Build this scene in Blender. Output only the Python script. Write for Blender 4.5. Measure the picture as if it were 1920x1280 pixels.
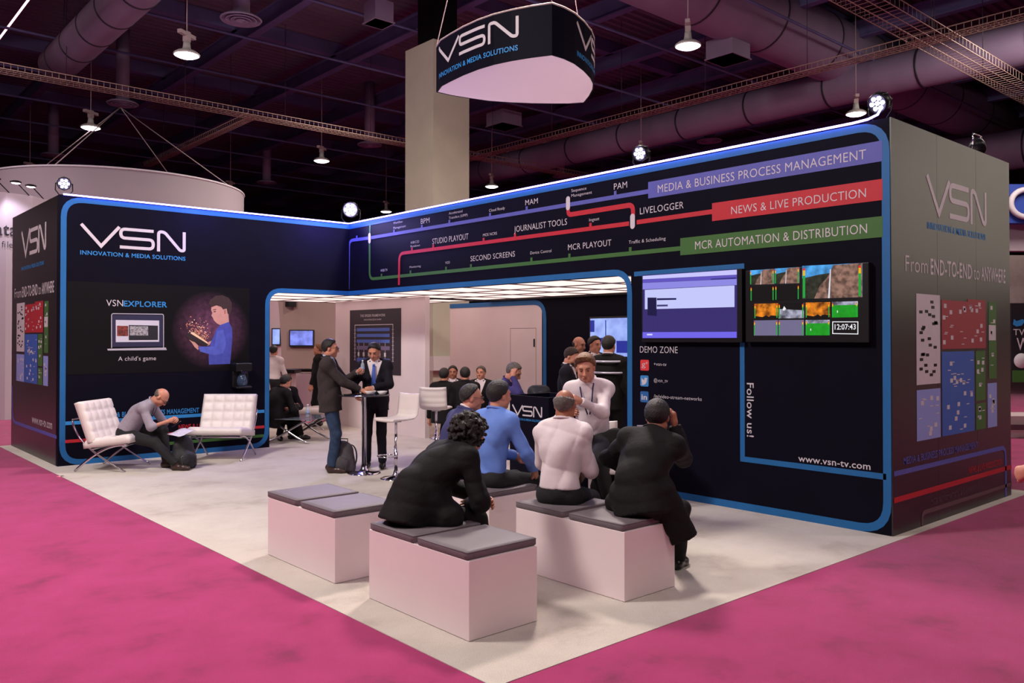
import bpy, bmesh, math, random
import numpy as np
from mathutils import Vector, Matrix
for o in list(bpy.data.objects): bpy.data.objects.remove(o)
S = bpy.context.scene
COL = S.collection
# ---------------------------------------------------------------- camera
CAMH = 1.8; YAW = math.radians(48.4958); PIT = math.radians(0.6904)
F = 1564.28; CXP = 963.6; CYP = 614.2            # focal length and principal point for a 1920x1280 frame
fw = np.array([math.cos(PIT)*math.cos(YAW), math.cos(PIT)*math.sin(YAW), math.sin(PIT)])
rt = np.array([math.sin(YAW), -math.cos(YAW), 0.0]); up = np.cross(rt, fw)
CP = np.array([0, 0, CAMH])
cd = bpy.data.cameras.new('camera'); cam = bpy.data.objects.new('camera', cd); COL.objects.link(cam)
cam.matrix_world = Matrix(((rt[0], up[0], -fw[0], 0), (rt[1], up[1], -fw[1], 0), (rt[2], up[2], -fw[2], CAMH), (0, 0, 0, 1)))
cd.sensor_width = 36; cd.lens = F/1920*36; cd.shift_x = (960-CXP)/1920; cd.shift_y = (CYP-640)/1920
cd.clip_start = 0.05; cd.clip_end = 200
S.camera = cam
S.view_settings.view_transform = 'Standard'; S.view_settings.look = 'None'
S.view_settings.exposure = 0.0; S.view_settings.gamma = 1.0; S.view_settings.use_curve_mapping = False
# ---------------------------------------------------------------- world: the dim ambience of a big hall
W = bpy.data.worlds.new('hall_air'); S.world = W; W.use_nodes = True
W.node_tree.nodes['Background'].inputs[0].default_value = (0.26, 0.20, 0.55, 1)
W.node_tree.nodes['Background'].inputs[1].default_value = 0.075
# ---------------------------------------------------------------- large lights of the hall (high-bay rows above and behind the viewer)
def area(name, loc, target, size, power, col, sy=None):
    l = bpy.data.lights.new(name, 'AREA'); l.energy = power; l.color = col; l.size = size
    if sy: l.shape = 'RECTANGLE'; l.size_y = sy
    o = bpy.data.objects.new(name, l); COL.objects.link(o); o.location = loc
    o.rotation_euler = (Vector(target)-Vector(loc)).to_track_quat('-Z', 'Y').to_euler(); return o
def spot(name, loc, target, power, col, ang=60, rad=.08, blend=.6):
    l = bpy.data.lights.new(name, 'SPOT'); l.energy = power; l.color = col; l.spot_size = math.radians(ang)
    l.spot_blend = blend; l.shadow_soft_size = rad
    o = bpy.data.objects.new(name, l); COL.objects.link(o); o.location = loc
    o.rotation_euler = (Vector(target)-Vector(loc)).to_track_quat('-Z', 'Y').to_euler(); return o
WARM = (1.0, .89, .80); PINK = (1.0, .81, .86); VIO = (.42, .36, 1.0)
area('hall_light', (-2, 0, 9), (3, 6, 0), 3, 380, PINK)
area('hall_light', (5, -4, 9), (5, 3, 0), 3, 230, WARM)
area('hall_light', (-1.5, 8, 8.6), (4, 9.5, 0), 1.6, 980, (1, .93, .86))
area('hall_light', (9, 9, 8.6), (7, 8, 0), 1.2, 1100, WARM)
area('hall_light', (14, 20, 8.6), (13, 20, 0), 4, 900, WARM)
area('hall_light', (0, 22, 8.6), (2, 22, 0), 3, 380, PINK)
spot('side_panel_fill', (13.5, -2.5, 8.2), (9.6, 3.4, 2.6), 900, (1, .88, .84), 42, .4, .9)  # added spot without a fixture, brightens the print on the right side panel
area('hall_light', (21, 5, 8.6), (23, 8, 0), 3, 550, WARM)

# ---------------------------------------------------------------- pixel helpers (a point of the photograph seen on a known plane)
def ray(px, py): return fw + rt*(px-CXP)/F - up*(py-CYP)/F
def gz(px, py, z=0.0): d = ray(px, py); return CP + d*(z-CAMH)/d[2]
def gx(px, py, X): d = ray(px, py); return CP + d*X/d[0]
def gy(px, py, Y): d = ray(px, py); return CP + d*Y/d[1]
def gd(px, py, D): return CP + ray(px, py)*D
# ---------------------------------------------------------------- materials
def lin(c):
    r = []
    for v in c:
        v = v/255.0; r.append(v/12.92 if v <= .04045 else ((v+.055)/1.055)**2.4)
    return tuple(r)
MATS = {}
def mat(name, col, rough=.6, metal=0.0, var=.0, vscale=8.0, bump=0.0, bscale=60.0, emit=None, es=0.0, coat=0.0, spec=.5, trans=0.0, alpha=1.0, sheen=0.0):
    """principled material; var mixes a darker/lighter procedural noise in, bump adds procedural relief"""
    if name in MATS: return MATS[name]
    m = bpy.data.materials.new(name); m.use_nodes = True; nt = m.node_tree; b = nt.nodes['Principled BSDF']
    c = lin(col); b.inputs['Base Color'].default_value = (*c, 1); b.inputs['Roughness'].default_value = rough
    b.inputs['Metallic'].default_value = metal; b.inputs['Specular IOR Level'].default_value = spec
    b.inputs['Coat Weight'].default_value = coat; b.inputs['Transmission Weight'].default_value = trans
    b.inputs['Alpha'].default_value = alpha; b.inputs['Sheen Weight'].default_value = sheen
    tc = nt.nodes.new('ShaderNodeTexCoord')
    if var > 0:
        n = nt.nodes.new('ShaderNodeTexNoise'); n.inputs['Scale'].default_value = vscale; n.inputs['Detail'].default_value = 5
        nt.links.new(tc.outputs['Object'], n.inputs['Vector'])
        r = nt.nodes.new('ShaderNodeValToRGB'); r.color_ramp.elements[0].position = .3; r.color_ramp.elements[1].position = .7
        r.color_ramp.elements[0].color = (*[v*(1-var) for v in c], 1); r.color_ramp.elements[1].color = (*[min(1, v*(1+var*.6)) for v in c], 1)
        nt.links.new(n.outputs['Fac'], r.inputs['Fac']); nt.links.new(r.outputs['Color'], b.inputs['Base Color'])
    if bump > 0:
        n2 = nt.nodes.new('ShaderNodeTexNoise'); n2.inputs['Scale'].default_value = bscale; n2.inputs['Detail'].default_value = 4
        nt.links.new(tc.outputs['Object'], n2.inputs['Vector'])
        bp = nt.nodes.new('ShaderNodeBump'); bp.inputs['Strength'].default_value = bump; bp.inputs['Distance'].default_value = .02
        nt.links.new(n2.outputs['Fac'], bp.inputs['Height']); nt.links.new(bp.outputs['Normal'], b.inputs['Normal'])
    if emit is not None:
        b.inputs['Emission Color'].default_value = (*lin(emit), 1); b.inputs['Emission Strength'].default_value = es
    MATS[name] = m; return m
# ---------------------------------------------------------------- objects
def tag(o, label=None, cat=None, group=None, kind=None):
    if label: o['label'] = label
    if cat: o['category'] = cat
    if group: o['group'] = group
    if kind: o['kind'] = kind
    return o
def empty(name, loc=(0, 0, 0), rz=0.0, label=None, cat=None, group=None):
    o = bpy.data.objects.new(name, None); COL.objects.link(o); o.location = loc; o.rotation_euler = (0, 0, rz)
    o.empty_display_size = .1
    return tag(o, label, cat, group)
def copy_tree(o, parent=None):
    c = o.copy(); COL.objects.link(c)
    if parent: c.parent = parent
    for ch in list(o.children): copy_tree(ch, c)
    return c
class MB:
    """collects shapes and links them as ONE mesh object"""
    def __init__(s): s.v = []; s.f = []; s.m = []; s.sm = []; s.mi = 0; s.smooth = False
    def add(s, vs, fs, smooth=None):
        n = len(s.v); s.v += [tuple(map(float, v)) for v in vs]
        for f in fs: s.f.append([i+n for i in f]); s.m.append(s.mi); s.sm.append(s.smooth if smooth is None else smooth)
        return s
    def box(s, a, b):
        x0, y0, z0 = a; x1, y1, z1 = b
        v = [(x0, y0, z0), (x1, y0, z0), (x1, y1, z0), (x0, y1, z0), (x0, y0, z1), (x1, y0, z1), (x1, y1, z1), (x0, y1, z1)]
        return s.add(v, [(0, 3, 2, 1), (4, 5, 6, 7), (0, 1, 5, 4), (1, 2, 6, 5), (2, 3, 7, 6), (3, 0, 4, 7)], False)
    def prism(s, poly, z0, z1, fn=None):
        """polygon (x,y) extruded; fn maps (x,y,z) to a point"""
        fn = fn or (lambda x, y, z: (x, y, z)); n = len(poly)
        v = [fn(x, y, z0) for x, y in poly]+[fn(x, y, z1) for x, y in poly]
        f = [tuple(range(n))[::-1], tuple(range(n, 2*n))]+[(i, (i+1) % n, n+(i+1) % n, n+i) for i in range(n)]
        return s.add(v, f, False)
    def tube(s, pts, r, n=10, caps=True, flat=1.0):
        pts = [Vector(p) for p in pts]; m = len(pts); rs = r if isinstance(r, (list, tuple)) else [r]*m
        vs = []; ref = None
        for i, p in enumerate(pts):
            t = (pts[min(i+1, m-1)]-pts[max(i-1, 0)]).normalized()
            if ref is None: ref = Vector((0, 0, 1)) if abs(t.z) < .9 else Vector((1, 0, 0))
            a = t.cross(ref); a = a.normalized() if a.length > 1e-6 else t.orthogonal().normalized(); b = t.cross(a).normalized(); ref = -b if b.dot(ref) < 0 else b
            a = t.cross(ref).normalized(); b = t.cross(a)
            for k in range(n):
                q = 2*math.pi*k/n; vs.append(p+a*math.cos(q)*rs[i]+b*math.sin(q)*rs[i]*flat)
        f = [(i*n+k, i*n+(k+1) % n, (i+1)*n+(k+1) % n, (i+1)*n+k) for i in range(m-1) for k in range(n)]
        if caps: f += [tuple(range(n))[::-1], tuple(range((m-1)*n, m*n))]
        return s.add(vs, f, True)
    def lathe(s, prof, c=(0, 0, 0), n=24, axis=None):
        """profile of (radius, height)"""
        ax = Vector((0, 0, 1) if axis is None else tuple(axis)).normalized(); a = ax.orthogonal().normalized(); b = ax.cross(a); c = Vector(c); vs = []
        for r, z in prof:
            for k in range(n):
                q = 2*math.pi*k/n; vs.append(c+ax*z+(a*math.cos(q)+b*math.sin(q))*max(r, 1e-4))
        m = len(prof); f = [(i*n+k, i*n+(k+1) % n, (i+1)*n+(k+1) % n, (i+1)*n+k) for i in range(m-1) for k in range(n)]
        f += [tuple(range(n))[::-1], tuple(range((m-1)*n, m*n))]
        return s.add(vs, f, True)
    def ell(s, c, r, n=12, R=None):
        vs = []; fs = []; R = np.eye(3) if R is None else R
        for i in range(n//2+1):
            th = math.pi*i/(n//2)
            for k in range(n):
                q = 2*math.pi*k/n
                vs.append(np.array(c)+R @ np.array([r[0]*math.sin(th)*math.cos(q), r[1]*math.sin(th)*math.sin(q), r[2]*math.cos(th)]))
        for i in range(n//2):
            for k in range(n): fs.append((i*n+k, (i+1)*n+k, (i+1)*n+(k+1) % n, i*n+(k+1) % n))
        return s.add(vs, fs, True)
    def build(s, name, mats, parent=None, bevel=0.0, local=None, weld=False, **tg):
        me = bpy.data.meshes.new(name); v = s.v
        if local is not None:
            iv = Matrix(local).inverted(); v = [tuple(iv @ Vector(q)) for q in v]
        me.from_pydata(v, [], s.f); mats = mats if isinstance(mats, (list, tuple)) else [mats]
        for m in mats: me.materials.append(m)
        me.polygons.foreach_set('material_index', s.m); me.polygons.foreach_set('use_smooth', s.sm)
        bm = bmesh.new(); bm.from_mesh(me)
        if weld: bmesh.ops.remove_doubles(bm, verts=bm.verts, dist=1e-5)
        bmesh.ops.recalc_face_normals(bm, faces=bm.faces); bm.to_mesh(me); bm.free()
        o = bpy.data.objects.new(name, me); COL.objects.link(o)
        if parent: o.parent = parent
        if bevel > 0:
            md = o.modifiers.new('bevel', 'BEVEL'); md.width = bevel; md.segments = 3; md.limit_method = 'ANGLE'
            for p in me.polygons: p.use_smooth = True
            w = o.modifiers.new('wn', 'WEIGHTED_NORMAL')
        return tag(o, **tg) if tg else o
def simple(name, mats, parent=None, bevel=0.0, boxes=(), tubes=(), **tg):
    m = MB()
    for a, b in boxes: m.box(a, b)
    for t in tubes: m.tube(*t)
    return m.build(name, mats, parent, bevel, **tg)
# ---------------------------------------------------------------- flat graphics that lie on a wall
class Plane:
    """a printed face: s runs left to right as one reads it, t is height, off stands out of the face"""
    def __init__(s, axis, val, sgn): s.axis = axis; s.val = val; s.sgn = sgn   # axis the face looks along
    def pt(s, a, t, off=0.0):
        if s.axis == 'y': return (a, s.val-off, t)
        return (s.val-off, -a, t)
    def px(s, px, py):
        p = gy(px, py, s.val) if s.axis == 'y' else gx(px, py, s.val)
        return (p[0], p[2]) if s.axis == 'y' else (-p[1], p[2])
def roundpts(pts, r, closed=False, n=6):
    if r <= 0: return list(pts)
    out = []; N = len(pts)
    for i, p in enumerate(pts):
        if not closed and i in (0, N-1): out.append(p); continue
        a = Vector(pts[i-1]); b = Vector(p); c = Vector(pts[(i+1) % N]); d1 = (a-b); d2 = (c-b)
        rr = min(r, d1.length*.49, d2.length*.49); p1 = b+d1.normalized()*rr; p2 = b+d2.normalized()*rr
        for k in range(n+1):
            u = k/n; q = p1*(1-u)**2+b*2*u*(1-u)+p2*u*u; out.append((q.x, q.y))
    return out
def ribbon(mb, pl, pts, w, r=0.0, closed=False, off=(.001, .004), n=6):
    pts = [Vector(p) for p in roundpts(pts, r, closed, n)]; N = len(pts); L = []; R = []
    for i, p in enumerate(pts):
        a = pts[i-1] if (i > 0 or closed) else None; c = pts[(i+1) % N] if (i < N-1 or closed) else None
        d1 = (p-a).normalized() if a is not None and (p-a).length > 1e-9 else None
        d2 = (c-p).normalized() if c is not None and (c-p).length > 1e-9 else None
        d1 = d1 or d2; d2 = d2 or d1; t = (d1+d2); t = t.normalized() if t.length > 1e-6 else d1
        nn = Vector((-t.y, t.x)); k = 1/max(.35, nn.dot(Vector((-d1.y, d1.x))))
        L.append(p+nn*w/2*k); R.append(p-nn*w/2*k)
    m = N if closed else N-1; vs = []
    for q in (L, R):
        for o in off:
            vs += [pl.pt(p.x, p.y, o) for p in q]
    def ix(side, lay, i): return (side*2+lay)*N+(i % N)
    f = []
    for i in range(m):
        f += [(ix(0, 1, i), ix(0, 1, i+1), ix(1, 1, i+1), ix(1, 1, i)), (ix(0, 0, i), ix(0, 0, i+1), ix(0, 1, i+1), ix(0, 1, i)), (ix(1, 0, i), ix(1, 0, i+1), ix(1, 1, i+1), ix(1, 1, i))]
    if not closed:
        for i in (0, N-1): f.append((ix(0, 0, i), ix(0, 1, i), ix(1, 1, i), ix(1, 0, i)))
    mb.add(vs, f, False)
def rect(mb, pl, s0, t0, s1, t1, off=(.001, .004)):
    return mb.prism([(s0, t0), (s1, t0), (s1, t1), (s0, t1)], off[0], off[1], lambda x, y, z: pl.pt(x, y, z))
def poly(mb, pl, pts, off=(.001, .004)):
    return mb.prism(pts, off[0], off[1], lambda x, y, z: pl.pt(x, y, z))
_tc = {}
def glyphs(s, bold=0.0):
    key = (s, bold)
    if key not in _tc:
        c = bpy.data.curves.new('t', 'FONT'); c.body = s; c.offset = bold-.005; c.resolution_u = 3; c.space_character = 1.04
        o = bpy.data.objects.new('t', c); me = bpy.data.meshes.new_from_object(o)
        v = np.array([q.co[:2] for q in me.vertices]); f = [tuple(p.vertices) for p in me.polygons]
        bpy.data.objects.remove(o); bpy.data.curves.remove(c); bpy.data.meshes.remove(me)
        v[:, 0] -= v[:, 0].min(); _tc[key] = (v, f)
    return _tc[key]
CAP = .729  # height of a capital in the built-in face
def write(mb, pl, s, s0, t0, s1, cap, bold=0.0, off=.0022, t1=None, rot=False):
    """the words s between s0 and s1, baseline from t0 (to t1), capitals cap high"""
    v, f = glyphs(s, bold); w = v[:, 0].max(); t1 = t0 if t1 is None else t1; vs = []
    for x, y in v:
        u = x/w; hh = y/CAP*cap
        if rot: vs.append(pl.pt(s0+hh, t0-u*(t0-s1), off))     # reads downwards: s0 baseline, t0 top, s1 bottom
        else: vs.append(pl.pt(s0+(s1-s0)*u, t0+(t1-t0)*u+hh, off))
    mb.add(vs, f, False)
def write_px(mb, pl, s, x0, y0, x1, y1, cappx, bold=0.0, off=.0046):
    a = pl.px(x0, y0); b = pl.px(x1, y1); c = pl.px(x0, y0-cappx)
    tm = (a[1]+b[1])/2; write(mb, pl, s, a[0], tm, b[0], c[1]-a[1], bold, off)
LOGO = [[(0, 1), (1.1, .07), (2.12, 1)], [(4.12, .92), (2.2, .92), (2.2, .51), (4.1, .51), (4.1, .09), (2.15, .09)], [(4.42, 0), (4.42, .93), (4.78, .93), (5.75, .1), (6.0, .1), (6.0, 1)]]
def logo(mb, pl, s0, t0, s1, t1, off=(.0005, .0035), wk=.9):
    H = t1-t0; Wd = s1-s0
    for i, st in enumerate(LOGO):
        ribbon(mb, pl, [(s0+x/6*Wd, t0+y*H) for x, y in st], H*.155*wk, (0, H*.2, H*.13)[i], off=off, n=5)
# ================================================================ bodies: smooth unions of tapered limbs turned into one continuous surface
def surf_net(D, o, h):
    s = D < 0; nx, ny, nz = D.shape
    c = np.zeros((nx-1, ny-1, nz-1), np.int8)
    for i in (0, 1):
        for j in (0, 1):
            for k in (0, 1): c += s[i:nx-1+i, j:ny-1+j, k:nz-1+k]
    mask = (c > 0) & (c < 8); idx = -np.ones(mask.shape, np.int64); cells = np.argwhere(mask); idx[mask] = np.arange(len(cells))
    acc = np.zeros((len(cells), 3)); cnt = np.zeros(len(cells))
    X, Y, Z = cells.T
    cor = [(i, j, k) for i in (0, 1) for j in (0, 1) for k in (0, 1)]
    for a in cor:
        for ax in range(3):
            if a[ax] == 1: continue
            b = list(a); b[ax] = 1
            da = D[X+a[0], Y+a[1], Z+a[2]]; db = D[X+b[0], Y+b[1], Z+b[2]]; m = (da < 0) != (db < 0)
            t = np.where(m, da/np.where(m, da-db, 1), 0); p = np.tile(np.array(a, float), (len(cells), 1)); p[:, ax] = t
            acc[m] += p[m]; cnt[m] += 1
    V = (cells+acc/cnt[:, None])*h+o
    Fs = []
    for ax in range(3):
        u, v = [(1, 2), (2, 0), (0, 1)][ax]
        sl = [slice(None)]*3; sl2 = [slice(None)]*3; sl[ax] = slice(0, -1); sl2[ax] = slice(1, None)
        ch = s[tuple(sl)] != s[tuple(sl2)]; E = np.argwhere(ch)
        ok = (E[:, u] > 0) & (E[:, v] > 0) & (E[:, u] < D.shape[u]-1) & (E[:, v] < D.shape[v]-1); E = E[ok]
        q = []
        for du, dv in ((-1, -1), (0, -1), (0, 0), (-1, 0)):
            g = E.copy(); g[:, u] += du; g[:, v] += dv; q.append(idx[g[:, 0], g[:, 1], g[:, 2]])
        q = np.stack(q, 1); inside = s[tuple(E.T)]; q[~inside] = q[~inside][:, ::-1]; Fs.append(q)
    return V, np.concatenate(Fs)
def unit(v): v = np.array(v, float); return v/max(1e-9, np.linalg.norm(v))
class Field:
    def __init__(s, h=.012): s.h = h; s.ops = []; s.post = []
    def cap(s, a, b, ra, rb=None, k=.03, flat=0, sub=False, sq=None):
        """tapered limb; flat: 1 cuts the end b square, -1 cuts a, 2 both; sq=(dir,factor) squashes it along dir"""
        s.ops.append(('c', np.array(a, float), np.array(b, float), ra, ra if rb is None else rb, k, flat, sub, sq)); return s
    def ell(s, c, r, R=None, k=.03, sub=False):
        s.ops.append(('e', np.array(c, float), np.array(r, float), np.eye(3) if R is None else R, k, sub)); return s
    def mesh(s):
        lo = np.full(3, 1e9); hi = -lo
        for o in s.ops:
            if o[-2 if o[0] == 'c' else -1] is True and o[0] == 'e': continue
            if o[0] == 'c':
                if o[7]: continue
                R = max(o[3], o[4])*(max(1, o[8][1]) if o[8] else 1)
                for p in (o[1], o[2]): lo = np.minimum(lo, p-R); hi = np.maximum(hi, p+R)
            else: R = o[2].max(); lo = np.minimum(lo, o[1]-R); hi = np.maximum(hi, o[1]+R)
        lo -= 3*s.h; hi += 3*s.h; n = np.ceil((hi-lo)/s.h).astype(int)+1
        D = np.full(n, .3, np.float32)
        for o in s.ops:
            m = .07+s.h
            if o[0] == 'c': R = max(o[3], o[4])*(max(1, o[8][1]) if o[8] else 1)+m; a = np.minimum(o[1], o[2])-R; b = np.maximum(o[1], o[2])+R
            else: R = o[2].max()+m; a = o[1]-R; b = o[1]+R
            i0 = np.clip(np.floor((a-lo)/s.h).astype(int), 0, n-1); i1 = np.clip(np.ceil((b-lo)/s.h).astype(int)+1, 1, n)
            if (i1 <= i0).any(): continue
            g = [lo[d]+np.arange(i0[d], i1[d])*s.h for d in range(3)]
            P = np.stack(np.meshgrid(*g, indexing='ij'), -1)
            if o[0] == 'c':
                _, A, B, ra, rb, k, flat, sub, sq = o; AB = B-A; L2 = max(1e-9, AB @ AB)
                Q = P-A; t = np.clip(Q @ AB/L2, 0, 1); q = Q-t[..., None]*AB; sc = 1.0
                if sq is not None:
                    dr = unit(sq[0]); q = q+(q @ dr)[..., None]*dr*(1/sq[1]-1)
                d = np.linalg.norm(q, axis=-1)-(ra+(rb-ra)*t)
                U = AB/math.sqrt(L2)
                if flat in (1, 2): d = np.maximum(d, (P-B) @ U)
                if flat in (-1, 2): d = np.maximum(d, -((P-A) @ U))
            else:
                _, c, r, Rm, k, sub = o; q = (P-c) @ Rm; k0 = np.linalg.norm(q/r, axis=-1); k1 = np.linalg.norm(q/(r*r), axis=-1)
                d = k0*(k0-1)/np.maximum(k1, 1e-6)
            sl = tuple(slice(i0[d_], i1[d_]) for d_ in range(3)); T = D[sl]
            if sub: d = -d; hh = np.clip(.5-.5*(T-d)/k, 0, 1); D[sl] = T*(1-hh)+d*hh+k*hh*(1-hh)
            else: hh = np.clip(.5+.5*(T-d)/k, 0, 1); D[sl] = T*(1-hh)+d*hh-k*hh*(1-hh)
        if s.post:
            P = np.stack(np.meshgrid(*[lo[d]+np.arange(n[d])*s.h for d in range(3)], indexing='ij'), -1)
            for fn in s.post: D = fn(P, D).astype(np.float32)
        D[0] = D[-1] = .3; D[:, 0] = D[:, -1] = .3; D[:, :, 0] = D[:, :, -1] = .3
        return surf_net(D, lo, s.h)
def vmesh(name, parts, parent, mats, **tg):
    """parts: list of (V, F, material index); joined as ONE mesh object"""
    vs = []; fs = []; mi = []; n = 0
    for V, Fq, m in parts:
        vs.append(V); fs += [tuple(int(i)+n for i in f) for f in Fq]; mi += [m]*len(Fq); n += len(V)
    me = bpy.data.meshes.new(name); me.from_pydata(np.concatenate(vs).tolist(), [], fs)
    for m in mats: me.materials.append(m)
    me.polygons.foreach_set('material_index', mi); me.polygons.foreach_set('use_smooth', [True]*len(fs))
    o = bpy.data.objects.new(name, me); COL.objects.link(o); o.parent = parent
    return tag(o, **tg) if tg else o
def rotm(yaw=0, pitch=0, roll=0):
    """facing +y; yaw turns left (about z), pitch nods forward-down, roll tips to the right shoulder"""
    y, p, r = map(math.radians, (yaw, pitch, roll))
    Rz = np.array([[math.cos(y), -math.sin(y), 0], [math.sin(y), math.cos(y), 0], [0, 0, 1]])
    Rx = np.array([[1, 0, 0], [0, math.cos(p), math.sin(p)], [0, -math.sin(p), math.cos(p)]])
    Ry = np.array([[math.cos(r), 0, math.sin(r)], [0, 1, 0], [-math.sin(r), 0, math.cos(r)]])
    return Rz @ Rx @ Ry
def ik(a, t, l1, l2, hint):
    a = np.array(a, float); t = np.array(t, float); d = t-a; L = np.linalg.norm(d); u = d/L
    if L > (l1+l2)*.995: t = a+u*(l1+l2)*.995; L = (l1+l2)*.995
    L = max(L, abs(l1-l2)+.01); c = (l1*l1+L*L-l2*l2)/(2*L); hh = math.sqrt(max(0, l1*l1-c*c))
    hv = np.array(hint, float); hv = hv-(hv @ u)*u; hv = unit(hv); return a+u*c+hv*hh, t
def folds(seed, amp, fr=22):
    rs = np.random.RandomState(seed); ds = [unit(rs.randn(3)) for _ in range(5)]; ph = rs.rand(5)*6.28
    def fn(P, D):
        w = .6*np.sin(P @ ds[0]*fr*.45+ph[0]); rg = lambda a: 1-2*np.abs(np.sin(a))**.7
        v = rg(P @ ds[1]*fr*.6+ph[1]+1.6*w)+.7*rg(P @ ds[2]*fr*.9+ph[2]+1.4*w)+.4*np.sin(P @ ds[3]*fr*2+ph[3]+1.5*w)
        return D+amp*v*.55
    return fn
def hand_mesh(W, dr, palm, side, curl, h=.0055, grip=0.0):
    """W wrist, dr along the hand, palm the way the palm looks, side +1 right hand / -1 left; curl 0 flat .. 1 closed"""
    x = unit(dr); z = np.array(palm, float); z = unit(z-(z @ x)*x); y = np.cross(z, x)*side   # y: towards the thumb
    M = lambda a, b, c: W+x*a+y*b-z*c
    f = Field(h)
    f.cap(M(-.05, 0, 0), M(.01, 0, 0), .027, .026, sq=(z, .8))
    f.cap(M(.01, .012, 0), M(.075, .024, .002), .02, .018, k=.02); f.cap(M(.01, -.008, 0), M(.07, -.022, .002), .02, .016, k=.02)
    f.cap(M(.02, .0, 0), M(.08, .0, .003), .02, .017, k=.02)
    L = [(.030, .072), (.010, .080), (-.010, .074), (-.028, .060)]
    for i, (oy, ln) in enumerate(L):
        a0 = curl*(.75+.12*i)+.12; p = np.array([.082-abs(oy-.005)*.25, oy, 0.0]); ang = 0; q = p
        for j, fr in enumerate((.45, .32, .25)):
            ang += a0*(.9 if j == 0 else 1.0); nq = q+np.array([math.cos(ang), (oy*.8 if j == 0 else 0), -math.sin(ang)])*ln*fr
            f.cap(M(q[0], q[1], q[2]), M(nq[0], nq[1], nq[2]), .0092-.0008*j, .0085-.0009*j, k=.006); q = nq
    t0 = M(.018, .022, -.004); t1 = M(.052, .05, -.012-.012*curl); t2 = M(.085, .056-.02*curl, -.022-.02*curl)
    f.cap(t0, t1, .014, .0115, k=.014); f.cap(t1, t2, .0108, .0088, k=.006)
    return f.mesh()
SK = mat('skin', (196, 132, 108), .5, var=.12, vscale=30, bump=.05, bscale=120)
SK2 = mat('skin_tan', (160, 100, 76), .5, var=.12, vscale=30, bump=.05, bscale=120)
EYE = mat('eye_white', (180, 165, 160), .3); IRIS = mat('iris', (30, 20, 16), .3); LIP = mat('lips', (150, 80, 72), .5)
HD = mat('hair_dark', (22, 15, 12), .55, var=.5, vscale=45, bump=.45, bscale=120)
HB = mat('hair_brown', (124, 84, 48), .55, var=.4, vscale=45, bump=.45, bscale=120)
HG = mat('hair_grey', (96, 86, 80), .6, var=.4, vscale=45, bump=.45, bscale=120)
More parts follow.
